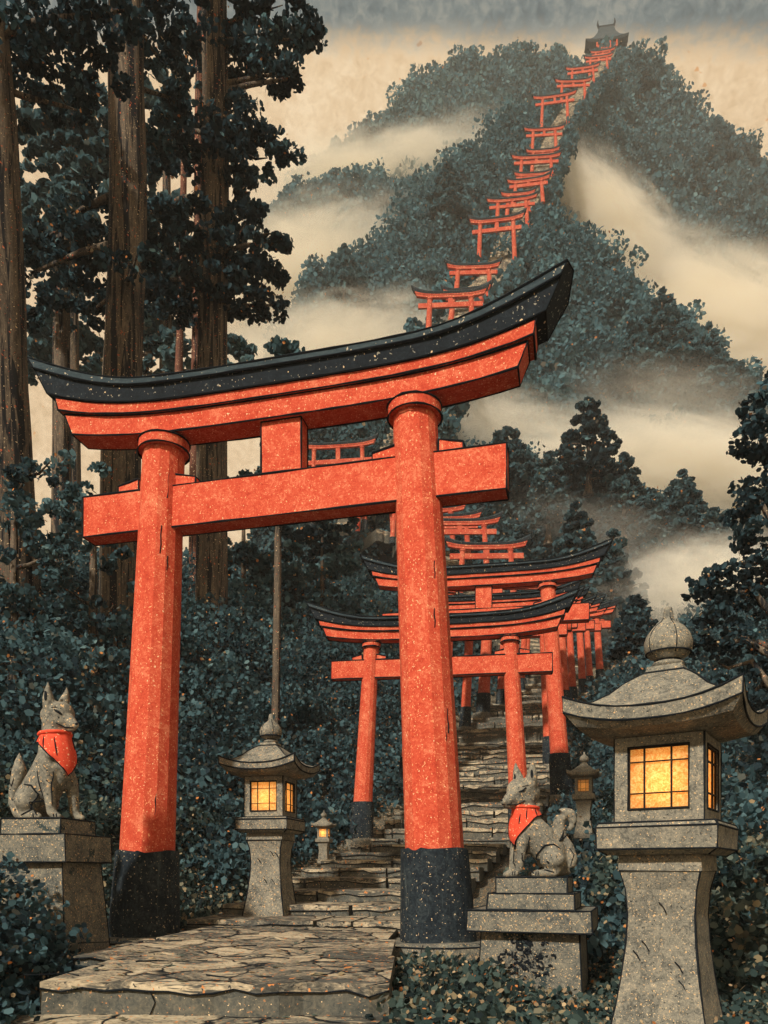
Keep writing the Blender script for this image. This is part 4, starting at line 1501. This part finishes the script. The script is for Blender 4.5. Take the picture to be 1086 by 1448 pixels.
pads = pads_px([(395, 498, 26, 10, 0), (398, 515, 34, 12, .5), (375, 540, 34, 16, .5), (400, 580, 36, 22, .5), (350, 600, 40, 26, .6)], d, b)
make_tree('young_tree', 'thin pale trunk rising behind the lit lantern left of the steps', b, 9.5, .11, .07, pads, .075, 56, M['leaf'], M['bark'], (.12, 0), .40, group=GT)
# paler trees standing farther back in the grove
bgt = [
    ('tall paler cedar filling the gap between the two biggest trunks', 100, 33, 23, .15, .50,
     [(70, 170, 50, 44, 0), (120, 200, 60, 44, 0), (60, 240, 54, 44, 0), (130, 262, 54, 44, 0), (85, 300, 64, 36, 0), (140, 150, 44, 26, 0), (40, 300, 40, 40, 0), (180, 240, 40, 40, 0), (60, 350, 60, 26, 0)]),
    ('low paler tree whose leaves show above the left half of the great roof', 180, 36, 15, .15, .60,
     [(60, 500, 54, 36, 0), (120, 510, 50, 36, 0), (235, 530, 40, 30, 0), (262, 500, 34, 26, 0), (340, 525, 36, 16, 0), (330, 495, 30, 16, 0), (100, 470, 50, 18, 0), (210, 550, 40, 24, 0), (300, 540, 40, 20, 0), (225, 480, 34, 20, 0)]),
    ('grey green tree showing between the broad cedar and the layered cedar', 235, 38, 24, .15, .52,
     [(225, 290, 40, 18, 0), (250, 345, 44, 24, 0), (222, 400, 44, 26, 0), (265, 410, 36, 20, 0), (240, 445, 40, 16, 0), (230, 130, 36, 24, 0), (250, 165, 34, 16, 0)]),
]
for (lab, px, d, h_, r_, tn, pd) in bgt:
    b = W(px, 970, d); b.z = ground_z(max(-45, b.x), d)
    make_tree('cedar_tree', lab, b, h_, .4, r_, pads_px(pd, d, b), .15, 70, M['leaf'], M['bark'], (0, 0), tn, group=GT)
# bushy evergreens crowding the bank under the big trunks
low = [
    ('bushy evergreen at the left edge above the left fox', 20, 15.5, 700, [(10, 650, 54, 28, 0), (55, 670, 50, 26, 0), (20, 710, 60, 34, 0), (70, 725, 44, 30, 0), (15, 770, 60, 34, 0), (60, 790, 50, 34, 0), (20, 840, 60, 34, 0), (65, 860, 50, 34, 0), (15, 910, 60, 34, 0)]),
    ('bushy evergreen just left of the great left pillar', 130, 16.5, 720, [(110, 668, 40, 18, 0), (100, 715, 48, 26, 0), (150, 745, 46, 26, 0), (112, 775, 54, 34, 0), (165, 800, 36, 30, 0), (105, 840, 50, 34, 0), (150, 870, 36, 30, 0), (105, 905, 54, 34, 0), (165, 925, 40, 30, 0), (120, 955, 54, 26, 0)]),
    ('dark evergreen filling the left half of the view through the great gate', 345, 29, 720, [(300, 690, 36, 30, 0), (345, 690, 36, 20, 0), (395, 690, 46, 34, 0), (340, 790, 40, 24, 0), (385, 790, 44, 34, 0), (300, 780, 30, 40, 0), (355, 845, 46, 34, 0), (410, 850, 44, 40, 0), (340, 905, 46, 34, 0), (400, 920, 46, 34, 0)]),
    ('dark evergreen left of the second gate behind its tie beam', 455, 32, 760, [(430, 690, 44, 30, 0), (480, 720, 40, 26, 0), (440, 760, 50, 34, 0), (490, 790, 40, 30, 0), (440, 830, 50, 36, 0), (480, 870, 44, 34, 0), (440, 910, 46, 34, 0), (500, 930, 40, 30, 0)]),
]
for (lab, px, d, top, pd) in low:
    b = W(px, 980, d); b.z = ground_z(b.x, d)
    make_tree('evergreen_tree', lab, b, W(px, top, d).z - b.z, .16, .05, pads_px(pd, d, b), .058 if d < 20 else .10, 64, M['leaf'], M['bark'], (0, 0), .36, speck=.05, group='bushy evergreens on the bank')

# right edge tree
d = 13.0
b = W(1098, 1130, d); b.z = ground_z(b.x, d)
pads = pads_px([(1076, 560, 14, 14, 0), (1085, 590, 30, 18, 0), (1058, 628, 24, 9, 0), (1085, 640, 34, 16, .3), (1065, 690, 28, 14, 0), (1090, 700, 40, 24, .4), (1052, 722, 20, 9, 0), (1060, 758, 20, 12, 0), (1085, 760, 36, 26, .4),
                (1058, 800, 26, 14, 0), (1085, 820, 40, 26, .4), (1012, 815, 18, 7, 0), (1000, 832, 26, 10, 0), (1030, 838, 40, 14, .2), (1070, 860, 50, 22, .3), (1020, 868, 30, 14, 0), (1050, 900, 50, 24, .3),
                (1010, 912, 26, 16, .4), (1075, 935, 46, 26, .4), (1030, 945, 34, 20, .4), (1060, 985, 46, 26, .5), (1095, 1000, 40, 30, .4), (1115, 575, 24, 14, 0), (1130, 620, 34, 16, .2), (1140, 670, 40, 18, -.2), (1135, 720, 46, 20, .3), (1150, 770, 48, 22, -.2),
                (1150, 820, 52, 24, .2), (1160, 870, 56, 24, 0), (1150, 930, 56, 26, .2), (1150, 985, 50, 26, 0), (1098, 545, 16, 14, .1)], d, b)
make_tree('fir_tree', 'dark tree reaching in from the right edge beside the large lantern', b, 8.3, .22, .03, pads, .05, 62, M['leaf_dark'], M['bark'], (.0, 0), .30)


def conifer(label, px, py_top, py_base, d, wpx, leaf, mat, tone, group='conifers on the misty slopes'):
    top = W(px, py_top, d)
    bs_ = W(px, py_base, d)
    h = top.z - bs_.z
    base = Vector((bs_.x, d, bs_.z))
    tiers = 8
    pads = []
    wm = wpx * d / F
    for i in range(tiers):
        t = i / (tiers - 1)
        w = wm * (1 - t) ** .8 * random.uniform(.85, 1.12) + .05 * wm
        z = h * (.16 + .82 * t)
        ns = 6 if i < tiers - 3 else (4 if i < tiers - 1 else 1)
        a0 = random.uniform(0, 2 * PI)
        for s_ in range(ns):
            a = a0 + 2 * PI * s_ / ns + random.uniform(-.25, .25)
            q = w * random.uniform(.50, .72) if ns > 1 else 0
            pads.append((math.cos(a) * q, z + random.uniform(-.03, .03) * h, math.sin(a) * q, w * .34, w * .34, h * .014))
    make_tree('conifer', label, base, h * .98, h * .03, h * .006, pads, leaf * .66, 40, mat, M['bark'], (0, 0), tone, True, group, .045, 9)


conifer('dark pointed conifer rising alone above the near slope, the tallest there', 832, 563, 690, 50, 66, .25, M['leaf_dark'], .34)
conifer('conifer on the shoulder of the near slope, right of the tallest pointed one', 965, 668, 770, 48, 50, .25, M['leaf'], .36)
conifer('blunt conifer on the near slope beside the end of the great tie beam', 716, 603, 700, 56, 52, .27, M['leaf'], .36)
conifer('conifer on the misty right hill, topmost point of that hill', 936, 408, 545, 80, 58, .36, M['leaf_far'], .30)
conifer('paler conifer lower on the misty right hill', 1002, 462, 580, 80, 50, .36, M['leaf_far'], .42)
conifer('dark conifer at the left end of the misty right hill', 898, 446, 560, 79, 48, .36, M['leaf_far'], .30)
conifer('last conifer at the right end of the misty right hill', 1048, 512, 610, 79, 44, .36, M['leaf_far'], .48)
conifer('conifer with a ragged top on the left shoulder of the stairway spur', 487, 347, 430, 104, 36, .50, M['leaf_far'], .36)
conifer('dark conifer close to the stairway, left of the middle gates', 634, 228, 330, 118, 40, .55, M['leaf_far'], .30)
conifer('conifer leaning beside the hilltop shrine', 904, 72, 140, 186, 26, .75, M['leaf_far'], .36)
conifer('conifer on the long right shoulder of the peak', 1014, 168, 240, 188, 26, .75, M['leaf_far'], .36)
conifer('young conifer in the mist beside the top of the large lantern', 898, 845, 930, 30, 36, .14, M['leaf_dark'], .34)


for (lab, px, t_, b_, d, w, tn) in [
        ('conifer just left of the tallest pointed one on the near slope', 775, 640, 760, 49, 46, .42),
        ('conifer just right of the tallest pointed one on the near slope', 882, 640, 760, 49, 46, .38),
        ('dark conifer in the middle of the near slope, below the tallest pointed one', 815, 715, 840, 44, 56, .30),
        ('dark conifer on the near slope, above the rightmost gate of the lower flight', 868, 752, 880, 40, 54, .34),
        ('conifer standing by the mist below the shoulder of the near slope', 1010, 720, 830, 45, 50, .40),
        ('conifer left of the shoulder of the near slope', 925, 692, 800, 47, 48, .44)]:
    conifer(lab, px, t_, b_, d, w, .22, M['leaf'], tn)


# ---- undergrowth
def scatter_ground(name, label, region, n_clump, per, leaf, rmin, rmax, mat, tone, speck, keep=None, tall=0.0):
    cs, rs, bs = [], [], []
    (x0, x1), (y0, y1) = region
    tries = 0
    while len(cs) < n_clump and tries < n_clump * 30:
        tries += 1
        x, y = random.uniform(x0, x1), y0 + (y1 - y0) * random.random() ** 1.3
        if keep and not keep(x, y):
            continue
        r_ = random.uniform(rmin, rmax)
        z = ground_z(x, y) + r_ * .35 + random.random() ** 2 * (tall(x, y) if callable(tall) else tall)
        cs.append((x, y, z))
        rs.append((r_ * 1.2, r_ * 1.2, r_ * .8))
        bs.append(random.gauss(tone, .13))
    C, S, T_ = clump_cloud(cs, rs, per, leaf, bs, .7, speck, .4)
    o = leaf_object(name, C, S, T_, mat)
    return tag(o, label, 'undergrowth', kind='stuff')


def off_path(x, y, m=.3):
    if y < 9 and x > .08 and m <= .1:                            # right edge of the landing
        return True
    if 9.8 < y < 15.6 and abs(CX + F * x / y - 458) < 30:      # a clear view is kept in front of the tiny lantern
        return False
    p = path_at_y(y)
    px = p.x if y > 9.3 else -1.2
    hw = 1.75 if y > 9.3 else 1.6
    return abs(x - px) > hw + m


# left bank: dense wall of dark leaves under the grove
scatter_ground('undergrowth', 'dark thicket under the left grove behind the left fox', ((-15, 1.2), (12.5, 27)), 2100, 84, .060, .30, .62, M['leaf'], .38, .085,
               lambda x, y: off_path(x, y, .6) and x < path_at_y(y).x, lambda x, y: 2.6 * sstep(.8, 4.5, path_at_y(y).x - 1.7 - x) + .2)
scatter_ground('undergrowth', 'low leafy litter between the left fox and the lit lantern', ((-6.5, -1.2), (8.3, 13.5)), 800, 54, .036, .12, .28, M['litter'], .45, .13,
               lambda x, y: off_path(x, y, .25) and not (abs(x + 2.97) < .62 and y < 10.2) and x < path_at_y(y).x and not (x > -2.2 and 10.3 < y < 11.4), lambda x, y: .55 * sstep(.5, 2, path_at_y(y).x - 1.7 - x))
scatter_ground('undergrowth', 'dark bushes along the bottom left in front of the pedestal', ((-4.6, -2.5), (4.9, 7.35)), 520, 60, .032, .12, .26, M['leaf'], .36, .09,
               lambda x, y: x < -2.45 - (y - 5.2) * .22, lambda x, y: 1.05 * sstep(-2.5, -3.3, x))
scatter_ground('undergrowth', 'leafy litter around the feet of the right pedestal and large lantern', ((.05, 3.6), (4.6, 9.5)), 980, 54, .030, .10, .22, M['litter'], .44, .15,
               lambda x, y: off_path(x, y, .1) and not (abs(x - .6) < .74 and y > 7.7 and y < 9.6) and x > .10, .12)
scatter_ground('undergrowth', 'dark thicket on the right bank behind the large lantern', ((1.9, 14), (9.0, 30)), 1500, 76, .055, .26, .52, M['leaf'], .40, .10,
               lambda x, y: off_path(x, y, .8) and x > path_at_y(y).x, lambda x, y: 2.2 * sstep(.6, 4, x - path_at_y(y).x - 1.8))
scatter_ground('undergrowth', 'brown bramble at the right edge beside the large lantern', ((2.5, 5.5), (6.6, 9.5)), 460, 54, .036, .12, .26, M['litter'], .50, .09, None, lambda x, y: 1.5 * sstep(2.4, 3.6, x))

scatter_ground('undergrowth', 'dark thicket on both sides of the middle flight of steps', ((-14, 26), (26, 46)), 1700, 50, .10, .45, .95, M['leaf'], .40, .05,
               lambda x, y: off_path(x, y, .9), lambda x, y: 2.0 * sstep(.5, 4, abs(x - path_at_y(y).x) - 2.2))

scatter_ground('undergrowth', 'brownish bracken between the great left pillar and the lit lantern', ((-6, -1.4), (10.4, 14)), 520, 56, .038, .14, .30, M['litter'], .42, .08,
               lambda x, y: off_path(x, y, .5) and x < path_at_y(y).x and not (x > -2.5 and 10.2 < y < 11.8), lambda x, y: 1.5 * sstep(.5, 2.4, path_at_y(y).x - 1.7 - x))
scatter_ground('undergrowth', 'brownish bracken behind the right fox and the small lantern', ((1.6, 6), (9.5, 15)), 620, 56, .038, .14, .30, M['litter'], .42, .08,
               lambda x, y: off_path(x, y, .5) and x > path_at_y(y).x and not (abs(CX + F * x / y - 826) < 26 and y < 14.3), lambda x, y: 1.3 * sstep(.5, 2.4, x - path_at_y(y).x - 1.8))

# fallen leaves lying on the landing and the steps
dgx = bpy.context.evaluated_depsgraph_get()
stv = [tuple(v.co) for v in steps.data.vertices]
bvs = BVHTree.FromPolygons(stv, [tuple(p_.vertices) for p_ in steps.data.polygons])
pts_, nr_ = [], []
while len(pts_) < 900:
    y = 4.2 + 16 * random.random() ** 1.4
    p_ = path_at_y(y)
    e = random.choice((-1, 1)) * (1 - random.random() ** 2 * .9)
    x = (p_.x if y > 9.3 else -1.2) + e * 1.6
    h, n_, i_, dd = bvs.ray_cast(Vector((x, y, 9)), Vector((0, 0, -1)))
    if h is not None and n_.z > .6:
        pts_.append(tuple(h + Vector((0, 0, .012))))
        nr_.append((random.gauss(0, .12), random.gauss(0, .12), 1))
tn_ = rng.uniform(.70, 1.0, size=900)
tag(leaf_object('fallen_leaves', pts_, rng.uniform(.012, .032, size=900), tn_, M['litter'], None, .97, 1.25, nr_), 'scattered fallen leaves lying on the stone landing and steps', 'leaves', kind='stuff')

# ---------------------------------------------------------------- mist


def mist(label, px, py, d, hw, hh, dep, dens, seedv, tilt=0):
    """a bank of mist: closed lens of air, thinning to nothing at its rim"""
    c_ = W(px, py, d)
    s = d / F
    me = bpy.data.meshes.new('mist')
    bm = bmesh.new()
    bmesh.ops.create_icosphere(bm, subdivisions=3, radius=1.0)
    bm.to_mesh(me)
    bm.free()
    o = bpy.data.objects.new('mist', me)
    COL.objects.link(o)
    o.location = c_
    o.scale = (hw * s, dep, hh * s)
    o.rotation_euler = (0, R(tilt), 0)
    m = bpy.data.materials.new('mist_air')
    g = G(nt(m))
    co = g.n('ShaderNodeTexCoord').outputs['Object']
    ln = g.n('ShaderNodeVectorMath', operation='LENGTH')
    g.l(co, ln.inputs[0])
    mp_ = g.n('ShaderNodeMapping')
    mp_.inputs['Location'].default_value = (seedv, seedv * .7, 0)
    g.l(co, mp_.inputs['Vector'])
    nz = g.noise(mp_.outputs[0], 3.0, 7, .70, 1.2)
    r_ = g.math('ADD', ln.outputs['Value'], g.math('MULTIPLY', g.math('SUBTRACT', nz, .5), 2.3))
    fall = g.n('ShaderNodeMapRange', interpolation_type='LINEAR')
    fall.inputs['From Min'].default_value = 1.0
    fall.inputs['From Max'].default_value = .1
    g.l(r_, fall.inputs['Value'])
    edge = g.n('ShaderNodeMapRange', interpolation_type='SMOOTHSTEP')
    edge.inputs['From Min'].default_value = 1.0
    edge.inputs['From Max'].default_value = .6
    g.l(ln.outputs['Value'], edge.inputs['Value'])
    f2 = g.math('POWER', fall.outputs[0], 1.7)
    dn = g.math('MULTIPLY', g.math('MULTIPLY', f2, edge.outputs[0]), dens)
    v = g.n('ShaderNodeVolumePrincipled')
    v.inputs['Color'].default_value = (1.0, .955, .85, 1)
    v.inputs['Anisotropy'].default_value = -0.28
    g.l(dn, v.inputs['Density'])
    g.l(v.outputs[0], g.n('ShaderNodeOutputMaterial').inputs['Volume'])
    me.materials.append(m)
    tag(o, label, 'mist', kind='stuff')
    return o


MISTS = [
    ('mist between the back hill and the low left hill', 505, 250, 186, 220, 58, 13, .40, 1.0, -10),
    ('thin mist on the far shoulder of the back hill', 690, 235, 182, 200, 90, 10, .14, 9.0, 8),
    ('mist below the low left hill', 420, 395, 138, 240, 110, 13, .40, 2.0, -22),
    ('mist at the foot of the stairway spur on the left', 480, 512, 91, 260, 95, 9, .55, 3.0, -8),
    ('mist bank right of the upper stairway', 855, 308, 136, 180, 80, 9, .55, 4.0, 42),
    ('mist bank across the foot of the peak', 990, 455, 160, 370, 140, 13, .55, 5.0, 14),
    ('mist under the right hill', 970, 668, 68, 360, 92, 7, .85, 6.0, 6),
    ('thin mist on the right hill', 960, 575, 76, 220, 80, 5, .12, 6.6, 10),
    ('mist behind the roof of the large lantern', 985, 835, 40, 200, 95, 4, 1.0, 7.0, -12),
    ('mist at the right end of the great lintel', 700, 598, 70, 190, 58, 5, .45, 8.0, 10),
    ('thin mist drifting over the near slope', 880, 760, 46, 220, 60, 3, .10, 8.8, 18),
]
for a in MISTS:
    mist(*a)

# the damp air of the valley
mb = MB()
mb.box((0, 120, 118), (420, 330, 246))
hz = mb.build('haze', [])
hm = bpy.data.materials.new('damp_air')
g = G(nt(hm))
hv = g.n('ShaderNodeVolumePrincipled')
hv.inputs['Color'].default_value = (1.0, .95, .86, 1)
hv.inputs['Anisotropy'].default_value = -0.28
hv.inputs['Density'].default_value = .0006
g.l(hv.outputs[0], g.n('ShaderNodeOutputMaterial').inputs['Volume'])
hz.data.materials.append(hm)
tag(hz, 'pale damp air over the whole valley', 'haze', kind='stuff')

# ---------------------------------------------------------------- sky and light
SUN_EL, SUN_AZ = R(36), R(208)       # the sun stands behind the viewer, to the left
world = bpy.data.worlds.new('World')
SC.world = world
world.use_nodes = True
t = world.node_tree
t.nodes.clear()
g = G(t)
dirn = g.n('ShaderNodeTexCoord').outputs['Generated']
sep = g.n('ShaderNodeSeparateXYZ')
g.l(dirn, sep.inputs[0])
k_ = g.math('DIVIDE', sep.outputs[2], g.math('MAXIMUM', g.math('ABSOLUTE', sep.outputs[1]), .12))
nzb = g.noise(g.scale(dirn, 2, 2, 26), 2.0, 4, .6, .5)
nzf = g.noise(dirn, 120, 3, .6, .5)
nzm = g.noise(dirn, 6, 4, .6, .8)
kk = g.math('ADD', k_, g.math('ADD', g.math('MULTIPLY', g.math('SUBTRACT', nzb, .5), .03), g.math('MULTIPLY', g.math('SUBTRACT', nzf, .5), .06)))
fac = g.step(kk, 1.04, 1.10)
tex = g.math('ADD', g.math('MULTIPLY', nzf, .55), g.math('MULTIPLY', nzm, .45))
cream = g.ramp(tex, [(.36, (.55, .375, .20)), (.46, (.64, .455, .26)), (.54, (.69, .505, .30)), (.64, (.77, .59, .375))])
fl = g.noise(dirn, 150, 1.5, .4, .3)
cream = g.mix(g.step(fl, .735, .77), cream, (.60, .30, .11, 1))
dark = g.ramp(tex, [(.38, (.06, .09, .098)), (.5, (.115, .15, .15)), (.62, (.21, .225, .20))])
cloud = g.mix(fac, cream, dark)
sky = g.n('ShaderNodeTexSky')
sky.sky_type = 'NISHITA'
sky.sun_disc = False
sky.sun_elevation = SUN_EL
sky.sun_rotation = SUN_AZ
bg_sky = g.n('ShaderNodeBackground')
bg_sky.inputs[1].default_value = .08
g.l(sky.outputs[0], bg_sky.inputs[0])
bg_cl = g.n('ShaderNodeBackground')
bg_cl.inputs[1].default_value = 1.0
g.l(cloud, bg_cl.inputs[0])
ms = g.n('ShaderNodeMixShader')
ms.inputs[0].default_value = .93       # a nearly closed veil of cloud in front of the clear sky
g.l(bg_sky.outputs[0], ms.inputs[1])
g.l(bg_cl.outputs[0], ms.inputs[2])
g.l(ms.outputs[0], g.n('ShaderNodeOutputWorld').inputs[0])

sun = bpy.data.lights.new('sun', 'SUN')
sun.energy = 3.5
sun.angle = R(3)
sun.color = (1, .93, .82)
so = bpy.data.objects.new('sun', sun)
COL.objects.link(so)
dvec = Vector((math.sin(SUN_AZ) * math.cos(SUN_EL), math.cos(SUN_AZ) * math.cos(SUN_EL), math.sin(SUN_EL)))   # towards the sun
so.rotation_euler = dvec.to_track_quat('Z', 'Y').to_euler()
so.location = (-8, -14, 20)

SC.view_settings.view_transform = 'Standard'
SC.view_settings.look = 'None'
SC.view_settings.exposure = 0.4
SC.view_settings.gamma = 1
SC.render.engine = 'CYCLES'
cy = SC.cycles
cy.max_bounces = 10
cy.diffuse_bounces = 2
cy.glossy_bounces = 1
cy.transmission_bounces = 3
cy.volume_bounces = 8
cy.transparent_max_bounces = 8
cy.volume_max_steps = 256
cy.use_denoising = True
cy.use_adaptive_sampling = True
